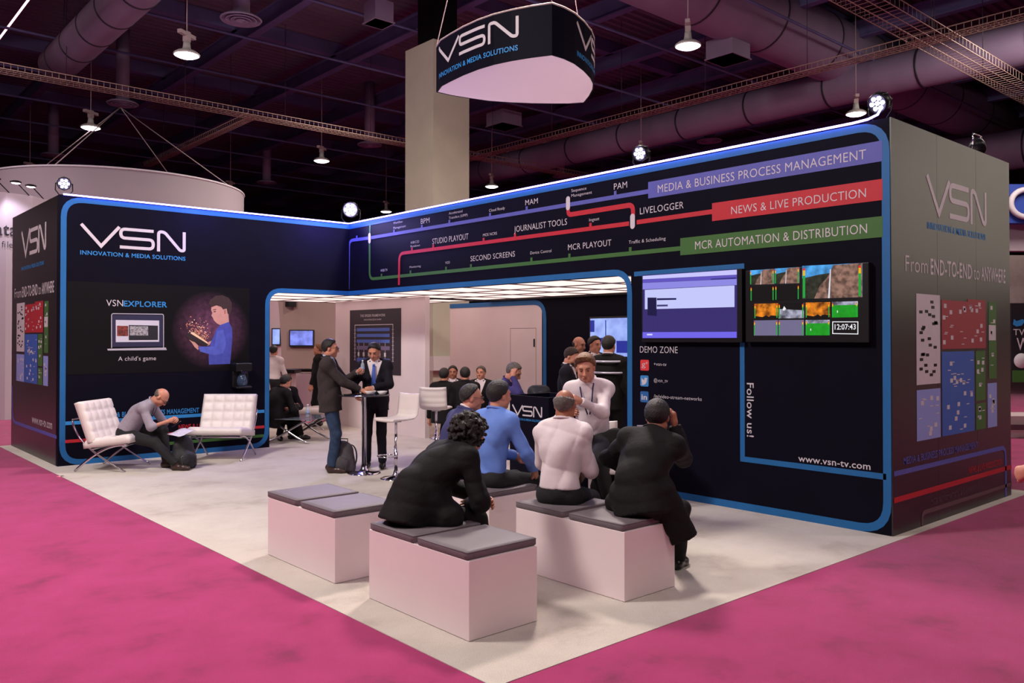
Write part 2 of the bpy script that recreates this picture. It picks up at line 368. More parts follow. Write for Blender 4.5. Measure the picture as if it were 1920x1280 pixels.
def person(label, loc, heading, hgt=1.75, pel=None, lean=0, bend=0, side=0, twist=0, head=(0, 0, 0), lh=None, rh=None, le=(-.6, -.5, -.6), re=(.6, -.5, -.6),
           lf=None, rf=None, lk=(0, 1, 0), rk=(0, 1, 0), ltoe=8, rtoe=-8, top='shirt', topm=None, pants=None, shirtm=None, tie=None, hair='short', hairm=None, skin=None,
           shoem=None, glasses=False, res=.013, hres=.0075, seed=1, curlL=.5, curlR=.5, lpalm=None, rpalm=None, ldir=None, rdir=None, cut=None, extra=None, fold=.004,
           wide=1.0, group=None, lanyard=False, beard=False, hands=True, tail=None, vneck=True, headoff=(0, 0, 0), sleeves=True, eyes=True):
    sc = hgt/1.75; root = empty('person', loc, heading, label, 'person', group)
    skin = skin or SK; hairm = hairm or HD; pel = (.962*sc) if pel is None else pel
    P0 = np.array([0, 0, pel]); Rb = rotm(0, lean-bend/2, side*.5); Rc = rotm(twist, lean+bend/2, side)
    up0 = Rb[:, 2]; P1 = P0+up0*.20*sc; P2 = P1+Rc[:, 2]*.28*sc; rx = Rc[:, 0]; fy = Rc[:, 1]; cz = Rc[:, 2]
    hips = [P0+rotm(twist*.2)[:, 0]*q*.09*sc-np.array([0, 0, .03]) for q in (-1, 1)]
    sh = [P2+rx*q*.165*sc*wide-cz*.035*sc for q in (-1, 1)]
    NB = P2+cz*.03*sc+fy*.0; Rh = rotm(*head)
    HC = NB+unit(cz*.6+Rh[:, 2]*.4+fy*.10)*.152*sc+np.array(headoff)
    HF = lambda a, b, c: HC+(Rh @ np.array([a, b, c]))*sc
    lh = P0+np.array([-.28, .12, -.12]) if lh is None else np.array(lh, float); rh = P0+np.array([.28, .12, -.12]) if rh is None else np.array(rh, float)
    el = []; wr = []
    for a, t, hn in ((sh[0], lh, le), (sh[1], rh, re)):
        e, w = ik(a, t, .29*sc, .26*sc, hn); el.append(e); wr.append(w)
    feet = [np.array([-.1, .0]) if lf is None else np.array(lf[:2], float), np.array([.1, .0]) if rf is None else np.array(rf[:2], float)]
    fz = [0.0 if f is None or len(f) < 3 else f[2] for f in (lf, rf)]
    ank = [np.array([f[0], f[1], .085*sc+z]) for f, z in zip(feet, fz)]; kn = []
    for i, (a, t, hn) in enumerate(((hips[0], ank[0], lk), (hips[1], ank[1], rk))):
        e, w = ik(a, t, .44*sc, .42*sc, hn); kn.append(e); ank[i] = w
    def torso(f, g, belly=0.0):
        f.ell(P0, (.15*sc*wide+g, .105*sc+g, .11*sc+g), Rb, k=.06)
        f.ell(P0+up0*.13*sc+Rb[:, 1]*.012, (.135*sc*wide+g+belly*.6, .10*sc+g+belly, .14*sc+g), Rb, k=.07)
        f.ell(P1+Rc[:, 2]*.12*sc-fy*.004, (.155*sc*wide+g, .112*sc+g, .16*sc+g), Rc, k=.07)
        f.cap(sh[0]*.86+P2*.14-cz*.01, sh[1]*.86+P2*.14-cz*.01, .06*sc+g, k=.07)
        for q in (0, 1): f.cap(NB-cz*.0, sh[q]+cz*.015, .05*sc+g*.7, .05*sc+g, k=.05)
    def arms(f, g, end=1.0, flat=0):
        for q in (0, 1):
            f.cap(sh[q], el[q], .046*sc+g, .038*sc+g, k=.03)
            f.cap(el[q], el[q]+(wr[q]-el[q])*end, 0.037*sc+g, (.027*sc+g*.95), k=.03, flat=flat)
    # --- body, one continuous skin under the clothes
    parts = []; f = Field(res*1.15); torso(f, -.012); arms(f, -.006)
    for q in (0, 1):
        f.cap(hips[q], kn[q], .075*sc, .05*sc); f.cap(kn[q], ank[q], .048*sc, .034*sc); f.cap(NB-cz*.04, HF(0, -.02, -.07), .05*sc, .05*sc)
    V, Fq = f.mesh(); parts.append((V, Fq, 0))
    f = Field(hres); Rs = Rh; E = lambda c, r, **k: f.ell(HF(*c), np.array(r)*sc, Rh, **k)
    E((0, -.012, .032), (.074, .093, .086), k=.02); E((0, .03, -.03), (.057, .062, .078), k=.035); E((0, .066, -.088), (.024, .022, .02), k=.03)
    for q in (-1, 1): E((q*.036, .052, -.03), (.026, .028, .03), k=.02); E((q*.052, .0, -.065), (.02, .035, .03), k=.03)
    f.cap(HF(-.03, .073, .03), HF(.03, .073, .03), .013*sc, k=.02)
    for q in (-1, 1): f.ell(HF(q*.031, .098, .006), np.array((.017, .016, .012))*sc, Rh, k=.012, sub=True)
    f.cap(HF(0, .088, .015), HF(0, .109, -.026), .008*sc, .0125*sc, k=.012); f.ell(HF(0, .095, -.034), np.array((.017, .014, .009))*sc, Rh, k=.008)
    f.cap(HF(-.017, .083, -.06), HF(.017, .083, -.06), .009*sc, k=.01)
    for q in (-1, 1): f.ell(HF(q*.075, -.008, -.004), np.array((.011, .02, .031))*sc, Rh @ rotm(q*-20, 0, 0), k=.008)
    f.cap(HF(0, -.02, -.05), NB-cz*.05, .054*sc, .062*sc, k=.03)
    V, Fq = f.mesh(); parts.append((V, Fq, 0))
    m = MB()
    if eyes:
        for q in (-1, 1): m.mi = 1; m.ell(HF(q*.031, .079, .005), np.array((.012, .0095, .0048))*sc, 10, Rh); m.mi = 2; m.ell(HF(q*.031, .0872, .004), np.array((.0058, .003, .0052))*sc, 8, Rh); m.mi = 4; m.tube([HF(q*.018, .087, .0095), HF(q*.031, .0905, .012), HF(q*.045, .085, .0085)], .0014, 5)
        m.mi = 3; m.ell(HF(0, .088, -.0565), np.array((.021, .006, .004))*sc, 8, Rh); m.ell(HF(0, .088, -.065), np.array((.018, .006, .005))*sc, 8, Rh)
        m.mi = 4
        for q in (-1, 1): m.tube([HF(q*.012, .089, .026), HF(q*.03, .0905, .033), HF(q*.05, .078, .026)], [.0035, .0045, .003], 6)
        mv = np.array(m.v); 
        for k in (1, 2, 3, 4):
            fs = [f_ for f_, mm in zip(m.f, m.m) if mm == k]; use = sorted({i for f_ in fs for i in f_}); mp = {i: j for j, i in enumerate(use)}
            parts.append((mv[use], [[mp[i] for i in f_] for f_ in fs], k))
    if hands:
        for q, (cu, pm, dr) in enumerate(((curlL, lpalm, ldir), (curlR, rpalm, rdir))):
            d = unit(wr[q]-el[q]) if dr is None else unit(dr); pm = pm or ((1, 0, -.3) if q == 0 else (-1, 0, -.3))
            V, Fq = hand_mesh(wr[q], d, pm, 1 if q == 1 else -1, cu, h=.0058 if hres < .009 else .008); parts.append((V, Fq, 0))
    vmesh('body', parts, root, [skin, EYE, IRIS, LIP, hairm])
    # --- hair
    if hair:
        f = Field(hres); vol = {'short': .009, 'full': .014, 'bald': .003, 'ring': .007, 'thin': .008, 'curly': .045}.get(hair, .009)
        Ri = Rh.T
        if hair == 'curly':
            rs = np.random.RandomState(4); E((0, -.03, .03), (.105, .115, .112), k=.02)
            for i in range(520):
                d = unit(rs.randn(3)); 
                if d[1] > .5 and d[2] < .3: continue
                if d[2] < -.75: continue
                c = np.array([0, -.035, .005])+d*np.array((.118, .122, .128))*(.95+.17*rs.rand()); f.ell(HF(*c), np.ones(3)*(.008+.010*rs.rand())*sc, k=.005)
        else:
            E((0, -.013, .033), (.078+.02, .097+.02, .090+.02), k=.02)
            vol += .002
            if hair == 'full': E((.01, .05, .100), (.055+.02, .045+.02, .022+.02), k=.03)
        def cutf(P, D):
            L = ((P-HC) @ Rh)/sc; y = L[..., 1]; z = L[..., 2]; x = np.abs(L[..., 0])
            if hair == 'curly': c = np.maximum(y*.9-z*.45-.052, -1)
            else:
                rec = {'thin': .045, 'ring': .05}.get(hair, 0)
                c = y*.78-z*.62-.003+rec*.5
                c = np.maximum(c, -(z+.085-.03*(y > -.03)))
                if hair in ('ring', 'bald'): c = np.maximum(c, z-.048+.35*y+(0 if hair == 'ring' else .03))
                c = np.maximum(c, np.where((x > .066) & (y > -.03) & (z < .012) & (y < .03), .01, -1))
            if hair == 'curly': return np.maximum(D, c*sc)
            nzz = np.sin(P[..., 0]*130+3*np.sin(P[..., 2]*60))*np.sin(P[..., 1]*140+2*np.sin(P[..., 0]*70))
            t = np.clip(-(c+.006*nzz)/.022, 0, 1); t = t*t*(3-2*t)
            return D+.02-.002-vol*t+.018*(1-t)+.0015*nzz
        f.post.append(cutf); V, Fq = f.mesh(); vmesh('hair', [(V, Fq, 0)], root, [hairm])
    if beard:
        f = Field(hres); E((0, .032, -.04), (.062, .068, .078)); E((0, .07, -.09), (.028, .026, .025))
        def cb(P, D):
            L = ((P-HC) @ Rh)/sc; return np.maximum(D, (L[..., 2]+.05)*sc)
        f.post.append(cb); V, Fq = f.mesh(); vmesh('beard', [(V, Fq, 0)], root, [hairm])
    # --- clothes
    g = {'shirt': .012, 'jacket': .024, 'coat': .03}[top]
    def collar_cut(P, D):
        q = P-(NB+cz*.035); d = q @ cz; return np.maximum(D, d-(.02 if top != 'shirt' else .025))
    if shirtm is not None:
        f = Field(res); torso(f, .008); f.cap(NB-cz*.05, NB+cz*.05, .07*sc, .06*sc, k=.02, flat=1)
        for q in (0, 1): f.cap(el[q]+(wr[q]-el[q])*.6, wr[q]-(wr[q]-el[q])*.0, .04*sc, .037*sc, flat=1)
        f.post.append(lambda P, D: D); V, Fq = f.mesh(); vmesh('shirt', [(V, Fq, 0)], root, [shirtm])
    f = Field(res)
    torso(f, g, .01)
    end = .97 if sleeves is True else sleeves
    arms(f, g*.9, end, 1)
    for q in (0, 1): f.ell(sh[q]-cz*.01, np.ones(3)*(.05*sc+g*.6), k=.05)
    if top == 'shirt': f.cap(NB-cz*.05, NB+cz*.03, .075*sc, .062*sc, k=.02, flat=1)
    else:
        f.cap(NB-cz*.06-fy*.01, NB+cz*.03-fy*.012, .085*sc, .072*sc, k=.03, flat=1)
        f.cap(P1+cz*.06, P0+up0*.03, .13*sc+g*.5, .135*sc+g*.5, k=.07, sq=(Rb[:, 1], .86))
        if tail is None: f.cap(P0+up0*.02, P0-up0*.16*sc, .16*sc+g*.5, .175*sc+g*.6, k=.05, flat=1, sq=(Rb[:, 1], .78))
    if tail:
        for t in tail: f.cap(*t[:2], t[2], t[3], k=.06, flat=t[4] if len(t) > 4 else 0, sq=t[5] if len(t) > 5 else None)
    if fold: f.post.append(folds(seed, fold))
    f.post.append(lambda P, D: np.maximum(D, -(np.linalg.norm(P-(NB+cz*.11+fy*.02), axis=-1)-(.062 if top == 'shirt' else .075)*sc)))
    if top != 'shirt' and vneck:
        def vc(P, D):
            q = P-P2; x = np.abs(q @ rx); y = q @ fy; z = q @ cz
            w = x-(z+.30*sc)*.30; return np.maximum(D, -np.maximum(np.maximum(w, -y+.03), -(z+.34)))
        f.post.append(vc)
        def hem(P, D):
            q = P-P0; x = np.abs(q @ Rb[:, 0]); y = q @ Rb[:, 1]; z = q @ up0
            return np.maximum(D, -np.maximum(np.maximum(x-.012-np.maximum(-z, 0)*.3, -y+.03), z-.02))
        f.post.append(hem)
    elif top == 'shirt':
        f.post.append(lambda P, D: np.maximum(D, -((P-P0) @ up0-.03*sc)))
    if cut: f.post.append(cut)
    V, Fq = f.mesh(); vmesh('jacket' if top != 'shirt' else 'shirt', [(V, Fq, 0)], root, [topm])
    f = Field(res); f.ell(P0, (.15*sc*wide+.016, .105*sc+.016, .12*sc), Rb, k=.06); f.cap(P0, P0+up0*.08*sc, .11*sc, .112*sc, k=.05, sq=(Rb[:, 1], .9))
    if lean-bend/2 < 18: f.post.append(lambda P, D: np.where((P-P0) @ Rb[:, 1] < .10, np.maximum(D, (P-P0) @ up0-.045*sc), D))
    for q in (0, 1):
        f.cap(hips[q], kn[q], .092*sc, .068*sc, k=.035); f.cap(kn[q], ank[q]+unit(kn[q]-ank[q])*-.0, .066*sc, .056*sc, k=.03, flat=1)
    f.post.append(folds(seed+7, .0045, 26)); V, Fq = f.mesh(); vmesh('trousers', [(V, Fq, 0)], root, [pants])
    for q in (0, 1):
        a = math.radians((ltoe, rtoe)[q]); d = np.array([-math.sin(a), math.cos(a), 0]); A = np.array([ank[q][0], ank[q][1], ank[q][2]-.085*sc])
        f = Field(.0085); f.cap(A+np.array([0, 0, .10]), A+np.array([0, 0, .05])-d*.02, .042, .042)
        f.cap(A-d*.035+np.array([0, 0, .042]), A+d*.10+np.array([0, 0, .036]), .04, .042, k=.03); f.cap(A+d*.10+np.array([0, 0, .036]), A+d*.165+np.array([0, 0, .03]), .042, .03, k=.03)
        zb = A[2]+.003; f.post.append(lambda P, D, zb=zb: np.maximum(D, zb-P[..., 2])); V, Fq = f.mesh(); vmesh('shoe', [(V, Fq, 0)], root, [shoem or SHOE])
    if tie is not None:
        m = MB(); pts = []
        for u in np.linspace(0, 1, 8):
            c = P2*(1-u)+(P0+up0*.06)*u; fwd = fy*(1-u)+Rb[:, 1]*u; pts.append((c+fwd*((.095+.055*math.sin(min(1, u*1.6+.15)*1.5))*sc)+cz*.0, .018+.022*u))
        vs = []
        for c, w in pts: vs += [c-rx*w, c+fy*.008, c+rx*w]
        fs = []
        for i in range(len(pts)-1): b = i*3; fs += [(b, b+1, b+4, b+3), (b+1, b+2, b+5, b+4)]
        m.add(vs, fs); m.ell(pts[0][0]+fy*.004, (.02, .014, .02), 8); m.build('tie', tie, root)
    m = MB(); rc = .073*sc if top == 'shirt' else .086*sc
    tl = 0 if top == 'shirt' else -.012
    ring = lambda r_, dz, a0, a1: [NB+rx*r_*math.sin(a)-fy*(r_*.95*math.cos(a)+.008)+cz*(dz+.012*math.cos(a)) for a in np.linspace(a0, a1, 15)]
    m.tube(ring(rc, .034+tl, -2.5, 2.5), .013, 8, flat=.8); m.build('collar', topm, root)
    if top != 'shirt' and shirtm is not None: m = MB(); m.tube(ring(.066*sc, .052, -2.3, 2.3), .011, 8); m.build('shirt_collar', shirtm, root)
    if lanyard:
        m = MB()
        for q in (-1, 1): m.tube([NB+rx*q*.055-fy*.055+cz*.045, NB+rx*q*.072+cz*.045, NB+rx*q*.058+fy*.085-cz*.0, P2-cz*.06+rx*q*.045+fy*.135, P2-cz*.2+rx*q*.01+fy*.168], .006, 6, flat=.5)
        m.tube([NB-rx*.055-fy*.055+cz*.045, NB-fy*.078+cz*.05, NB+rx*.055-fy*.055+cz*.045], .007, 6)
        m.build('lanyard', LANY, root)
    if glasses:
        m = MB()
        for q in (-1, 1):
            m.tube([HF(q*.033+.023*math.cos(a), .104, .006+.017*math.sin(a)) for a in np.linspace(0, 6.283, 13)], .0022, 6, caps=False)
            m.tube([HF(q*.056, .102, .01), HF(q*.077, .05, .012), HF(q*.08, -.01, .008)], .002, 6)
        m.tube([HF(-.01, .105, .008), HF(.01, .105, .008)], .0022, 6); m.build('glasses', BLKPL, root)
    if extra: extra(root, dict(HF=HF, wr=wr, el=el, P0=P0, P1=P1, P2=P2, NB=NB, rx=rx, fy=fy, cz=cz, kn=kn, sh=sh, Rh=Rh))
    return root
SHOE = mat('black_shoe_leather', (20, 18, 20), .3, bump=.05); LANY = mat('lanyard_cloth', (38, 30, 74), .7); BLKPL = mat('black_plastic', (16, 15, 18), .35)
# ================================================================ the hall floor, the pale stand carpet
X0, Y0, YR, XL, HT, ZF, XD, YD = 7.576, 12.948, 3.393, 2.957, 3.807, 2.547, 10.6, 16.01
CX, CY = 2.786, 3.30
def carpet_mat(name, c1, c2, c3, sc=2.0):
    m = bpy.data.materials.new(name); m.use_nodes = True; nt = m.node_tree; b = nt.nodes['Principled BSDF']; b.inputs['Roughness'].default_value = .95
    b.inputs['Specular IOR Level'].default_value = .1; b.inputs['Sheen Weight'].default_value = .2
    tc = nt.nodes.new('ShaderNodeTexCoord'); n1 = nt.nodes.new('ShaderNodeTexNoise'); n1.inputs['Scale'].default_value = sc; n1.inputs['Detail'].default_value = 8; n1.inputs['Roughness'].default_value = .65
    n2 = nt.nodes.new('ShaderNodeTexNoise'); n2.inputs['Scale'].default_value = 220; n2.inputs['Detail'].default_value = 2
    r = nt.nodes.new('ShaderNodeValToRGB'); e = r.color_ramp.elements; e[0].position = .3; e[0].color = (*lin(c1), 1); e[1].position = .72; e[1].color = (*lin(c3), 1)
    k = e.new(.45); k.color = (*lin(c2), 1)
    mx = nt.nodes.new('ShaderNodeMix'); mx.data_type = 'RGBA'; mx.blend_type = 'MULTIPLY'; mx.inputs['Factor'].default_value = .45
    r2 = nt.nodes.new('ShaderNodeValToRGB'); r2.color_ramp.elements[0].position = .3; r2.color_ramp.elements[1].position = .65; r2.color_ramp.elements[0].color = (.35, .35, .35, 1)
    nt.links.new(tc.outputs['Object'], n1.inputs['Vector']); nt.links.new(tc.outputs['Object'], n2.inputs['Vector'])
    nt.links.new(n1.outputs['Fac'], r.inputs['Fac']); nt.links.new(n2.outputs['Fac'], r2.inputs['Fac'])
    nt.links.new(r.outputs['Color'], mx.inputs['A']); nt.links.new(r2.outputs['Color'], mx.inputs['B']); nt.links.new(mx.outputs['Result'], b.inputs['Base Color'])
    bp = nt.nodes.new('ShaderNodeBump'); bp.inputs['Strength'].default_value = .6; bp.inputs['Distance'].default_value = .01
    nt.links.new(n2.outputs['Fac'], bp.inputs['Height']); nt.links.new(bp.outputs['Normal'], b.inputs['Normal']); return m
PINKC = carpet_mat('pink_carpet', (134, 22, 78), (166, 34, 99), (180, 44, 113), 1.9)
GREYC = carpet_mat('pale_carpet', (176, 162, 152), (206, 194, 184), (220, 210, 200), 1.3)
MB().box((-30, -30, -.2), (60, 60, 0)).build('floor', PINKC, kind='structure')
MB().box((CX, CY, 0), (XD+.4, YD+.05, .004)).build('floor', GREYC, kind='structure')
# ---------------------------------------------------------------- print colours
BLK = mat('black_print', (14, 12, 26), .6, var=.15, vscale=3, bump=.04, bscale=300, spec=.06)  # blue tint carries part of the violet glow on the walls
GLB = mat('black_laminate', (20, 13, 15), .36, var=.1, vscale=2, coat=.0, spec=.9)
BLU = mat('blue_print', (12, 94, 156), .6, var=.08, vscale=4); PER = mat('periwinkle_print', (84, 86, 168), .6, var=.06)
RED = mat('red_print', (184, 26, 42), .6, var=.06); GRN = mat('green_print', (54, 100, 38), .6, var=.06)
WHI = mat('white_print', (200, 190, 198), .6, var=.04); CYA = mat('cyan_print', (40, 130, 200), .6)
WALLW = mat('white_wall', (222, 206, 208), .7, var=.05, vscale=1.5); CHR = mat('chrome', (210, 205, 215), .12, 1.0, var=.03)
MET = mat('grey_metal', (110, 100, 105), .4, .8, var=.1); DKM = mat('dark_metal', (22, 20, 24), .4, .6, var=.1)
BRD = .075
LP = Plane('y', Y0, 1); RP = Plane('x', X0, 1); RS = Plane('y', YR, 1); LS = Plane('x', XL, 1)
# ---------------------------------------------------------------- left wall of the stand
OL = 6.09                                    # the opening in the left wall starts here
lw = empty('display_wall', (XL, Y0, 0), 0, 'black printed stand wall with the laptop and reading boy picture, at the left', 'display wall')
loc = Matrix.Translation((XL, Y0, 0))
m = MB(); m.box((XL, Y0, 0), (OL, Y0+.1, HT)); m.box((OL, Y0, ZF), (X0+.1, Y0+.1, HT)); m.build('front_panel', BLK, lw, local=loc)
m = MB(); m.box((XL, Y0+.1, 0), (XL+.1, YD, HT)); m.build('side_panel', GLB, lw, local=loc, label='brown-black side panel of the left wall')
m = MB(); ribbon(m, LP, [(X0, 3.755), (3.015, 3.755), (3.015, .042), (6.045, .042), (6.045, 2.585), (X0, 2.585)], BRD, .26); m.build('blue_border', BLU, lw, local=loc)
def parts_text(root, local, items, pl, name='lettering', mtl=None):
    for it in items:
        mb = MB(); write_px(mb, pl, *it[:6], *(it[6:7] or (0,))); mb.build(name, mtl or WHI, root, local=local)
m = MB(); logo(m, LP, 3.24, 3.10, 4.69, 3.42); m.build('logo', WHI, lw, local=loc)
m = MB(); write(m, LP, 'INNOVATION & MEDIA SOLUTIONS', 3.23, 2.985, 4.71, .062, .02); m.build('lettering', CYA, lw, local=loc)
# bottom metro lines
m = MB(); ribbon(m, LP, [(3.05, .60), (6.0, .60)], .05, off=(.001, .003)); m.build('blue_line', CYA, lw, local=loc)
m = MB(); ribbon(m, LP, [(3.05, .345), (6.0, .345)], .045, off=(.001, .003)); m.build('red_line', RED, lw, local=loc)
m = MB(); ribbon(m, LP, [(4.3, .20), (6.0, .20)], .045, off=(.001, .003)); m.build('green_line', GRN, lw, local=loc)
m = MB(); write(m, LP, 'MEDIA & BUSINESS PROCESS MANAGEMENT', 3.5, .645, 4.93, .075, .02); m.build('lettering', CYA, lw, local=loc)
m = MB(); write(m, LP, 'NEWS & LIVE PRODUCTION', 4.62, .40, 5.5, .075, .02); m.build('lettering', RED, lw, local=loc)
m = MB(); write(m, LP, 'MCR AUTOMATION', 4.66, .245, 5.3, .07, .02); m.build('lettering', GRN, lw, local=loc)
# the printed picture
def C5(x, y): return LP.px(120+x/3.3675, 520+y/3.3675)
pm = bpy.data.materials.new('picture_print'); pm.use_nodes = True; nt = pm.node_tree; b = nt.nodes['Principled BSDF']; b.inputs['Roughness'].default_value = .65; b.inputs['Specular IOR Level'].default_value = .15
tc = nt.nodes.new('ShaderNodeTexCoord'); mp = nt.nodes.new('ShaderNodeMapping'); gr = nt.nodes.new('ShaderNodeTexGradient'); gr.gradient_type = 'SPHERICAL'; cr = nt.nodes.new('ShaderNodeValToRGB')
gc = C5(930, 330); mp.vector_type = 'POINT'; mp.inputs['Location'].default_value = (-(gc[0]-XL)/.62, 0, -gc[1]/.62); mp.inputs['Scale'].default_value = (1/.62, 0, 1/.62)
cr.color_ramp.elements[0].color = (*lin((9, 7, 11)), 1); cr.color_ramp.elements[1].color = (*lin((120, 74, 104)), 1)
nz = nt.nodes.new('ShaderNodeTexNoise'); nz.inputs['Scale'].default_value = 14; ma = nt.nodes.new('ShaderNodeMath'); ma.operation = 'MULTIPLY_ADD'
nt.links.new(tc.outputs['Object'], mp.inputs['Vector']); nt.links.new(mp.outputs['Vector'], gr.inputs['Vector']); nt.links.new(tc.outputs['Object'], nz.inputs['Vector'])
nt.links.new(gr.outputs['Fac'], ma.inputs[0]); nt.links.new(nz.outputs['Fac'], ma.inputs[1]); ma.inputs[2].default_value = 0
ma2 = nt.nodes.new('ShaderNodeMath'); ma2.operation = 'MULTIPLY'; ma2.inputs[1].default_value = 1.5; nt.links.new(ma.outputs[0], ma2.inputs[0]); nt.links.new(ma2.outputs[0], cr.inputs['Fac']); nt.links.new(cr.outputs['Color'], b.inputs['Base Color'])
m = MB(); rect(m, LP, 3.06, 1.28, 5.74, 2.60, (.0005, .0025)); pic = m.build('picture', pm, lw, local=loc, label='printed picture of a laptop and a boy reading a glowing book')
def pp(name, pts, mt, off=(.003, .005)):
    mb = MB(); poly(mb, LP, [C5(*p) for p in pts], off); return mb.build(name, mt, pic, local=loc)
PSK = mat('print_skin', (206, 150, 140), .6, var=.1, vscale=12); PHR = mat('print_hair', (58, 36, 36), .6, var=.3, vscale=30); PSH = mat('print_blue_shirt', (70, 78, 176), .6, var=.25, vscale=9); PSH2 = mat('print_blue_sleeve', (84, 96, 196), .6, var=.2, vscale=9)
boy = empty('printed_boy', (0, 0, 0)); boy.parent = pic
def bp_(name, pts, mt, off): o = pp(name, pts, mt, off); return o
allb = MB()
for k, (pts, off) in enumerate([([(930, 185), (960, 172), (1005, 180), (1034, 195), (1038, 240), (1042, 290), (985, 300), (965, 290), (945, 270), (940, 255), (930, 240), (936, 225), (928, 205)], (.003, .005)),
                 ([(912, 165), (925, 140), (960, 115), (1000, 112), (1040, 130), (1058, 160), (1056, 205), (1044, 238), (1032, 228), (1026, 196), (1004, 202), (992, 186), (962, 176), (930, 188)], (.004, .006)),
                 ([(985, 300), (1040, 280), (1060, 320), (1062, 380), (1055, 470), (1048, 545), (915, 550), (912, 500), (925, 410), (945, 370), (960, 330)], (.004, .006)),
                 ([(965, 340), (1005, 330), (1022, 420), (1004, 478), (945, 492), (860, 468), (843, 436), (905, 435), (950, 436), (955, 390)], (.005, .007)),
                 ([(788, 392), (826, 408), (852, 436), (846, 458), (824, 440), (808, 415)], (.005, .007)),
                 ([(1008, 205), (1022, 204), (1022, 228), (1010, 232)], (.005, .0068)), ([(944, 214), (958, 212), (958, 217), (945, 219)], (.005, .0068)), ([(940, 203), (960, 199), (961, 203), (941, 207)], (.005, .0068)),
                 ([(930, 400), (918, 425), (905, 432), (900, 418), (915, 405)], (.006, .008))]):
    allb.mi = (0, 1, 2, 3, 0, 4, 1, 1, 0)[k]; poly(allb, LP, [C5(*p) for p in pts], off)
bpy.data.objects.remove(boy)
allb.build('printed_boy', [PSK, PHR, PSH, PSH2, mat('print_skin_shade', (176, 118, 108), .6)], pic, local=loc)
BKD = mat('print_book', (40, 26, 30), .6); GLW = mat('print_page_glow', (250, 205, 170), .6)
m = MB(); poly(m, LP, [C5(768, 372), (C5(782, 350)), C5(800, 350), C5(912, 424), C5(890, 436), C5(800, 398)], (.008, .010)); m.build('printed_book', BKD, pic, local=loc)
m = MB(); poly(m, LP, [C5(796, 352), C5(815, 345), C5(905, 408), C5(906, 419)], (.009, .011)); m.build('printed_pages', GLW, pic, local=loc)
rnd = random.Random(3); m = MB()
for i in range(260):
    a = rnd.gauss(0, 1); h_ = abs(rnd.gauss(0, 1)); x = 860+a*34-h_*12; y = 385-h_*48-abs(a)*4+(x-860)*.35
    if x > 928 or y < 190: continue
    q = rnd.uniform(1.2, 4.5); m.mi = rnd.choice((0, 0, 1)); poly(m, LP, [C5(x-q, y), C5(x, y-q), C5(x+q, y), C5(x, y+q)], (.006, .0075))
m.build('printed_sparks', [mat('print_spark', (226, 142, 118), .6), mat('print_spark_pale', (250, 214, 190), .6)], pic, local=loc, kind='stuff')
for (s_, x0, y0, x1, cp, mt, bd) in (('VSN', 266, 180, 372, 43, WHI, .0), ('EXPLORER', 376, 182, 650, 37, CYA, .02), ('A child\'s game', 342, 526, 580, 28, WHI, .0)):
    m = MB(); a = C5(x0, y0); b_ = C5(x1, y0); c_ = C5(x0, y0-cp); write(m, LP, s_, a[0], a[1], b_[0], c_[1]-a[1], bd, .006); m.build('lettering', mt, pic, local=loc)
m = MB(); ribbon(m, LP, [C5(300, 445), C5(300, 228), C5(628, 232), C5(628, 445)], .012, .03, off=(.003, .006)); poly(m, LP, [C5(272, 450), C5(642, 442), C5(648, 458), C5(276, 461)], (.004, .008))
LT = m.build('printed_laptop', mat('print_silver', (176, 170, 184), .5), pic, local=loc)
m = MB(); poly(m, LP, [C5(306, 438), C5(306, 236), C5(622, 238), C5(622, 436)], (.003, .0045)); m.build('printed_screen', mat('print_navy', (34, 32, 66), .6), LT, local=loc)
m = MB(); poly(m, LP, [C5(326, 408), C5(326, 268), C5(600, 272), C5(600, 406)], (.005, .006)); m.build('printed_window', mat('print_paper', (196, 192, 208), .6), LT, local=loc)
m = MB(); poly(m, LP, [C5(408, 396), C5(408, 300), C5(592, 304), C5(592, 394)], (.006, .007)); m.build('printed_player', mat('print_dark', (26, 24, 34), .6), LT, local=loc)
m = MB(); poly(m, LP, [C5(334, 370), C5(334, 304), C5(404, 306), C5(404, 370)], (.006, .007)); m.build('printed_thumbnails', mat('print_thumbs', (120, 48, 40), .6, var=.9, vscale=26), LT, local=loc)
tg = mat('print_tiger', (150, 146, 152), .6, var=.8, vscale=45); m = MB(); poly(m, LP, [C5(414, 366), C5(414, 306), C5(530, 308), C5(530, 366)], (.0075, .008)); m.build('printed_tiger', tg, LT, local=loc)
# ---------------------------------------------------------------- right wall of the stand
OR = 6.47
rw = empty('display_wall', (X0, YR, 0), 0, 'black printed stand wall with three coloured metro lines and the demo zone, at the right', 'display wall')
loc2 = Matrix.Translation((X0, YR, 0))
m = MB(); m.box((X0, YR+.012, 0), (X0+.1, OR, HT)); m.box((X0, OR, ZF), (X0+.1, Y0, HT)); m.build('front_panel', BLK, rw, local=loc2)
m = MB()
for i in range(3): a = X0+(XD-X0)*i/3; m.box((a+.002, YR, 0), (X0+(XD-X0)*(i+1)/3-.002, YR+.1, HT))
m.build('side_panel', GLB, rw, local=loc2, label='glossy dark side panel that mirrors a pale light')
m = MB(); ribbon(m, RP, [(-Y0, 3.755), (-3.44, 3.755), (-3.44, .042), (-6.49, .042), (-6.49, 2.585), (-Y0, 2.585)], BRD, .26); m.build('blue_border', BLU, rw, local=loc2)
m = MB(); ribbon(m, RP, [(-6.42, 2.55), (-4.955, 2.55), (-4.955, .535), (-3.45, .535)], .055, 0.0); m.build('blue_line', BLU, rw, local=loc2)
K6 = lambda x, y: (640+x/2.909, 200+y/2.909)
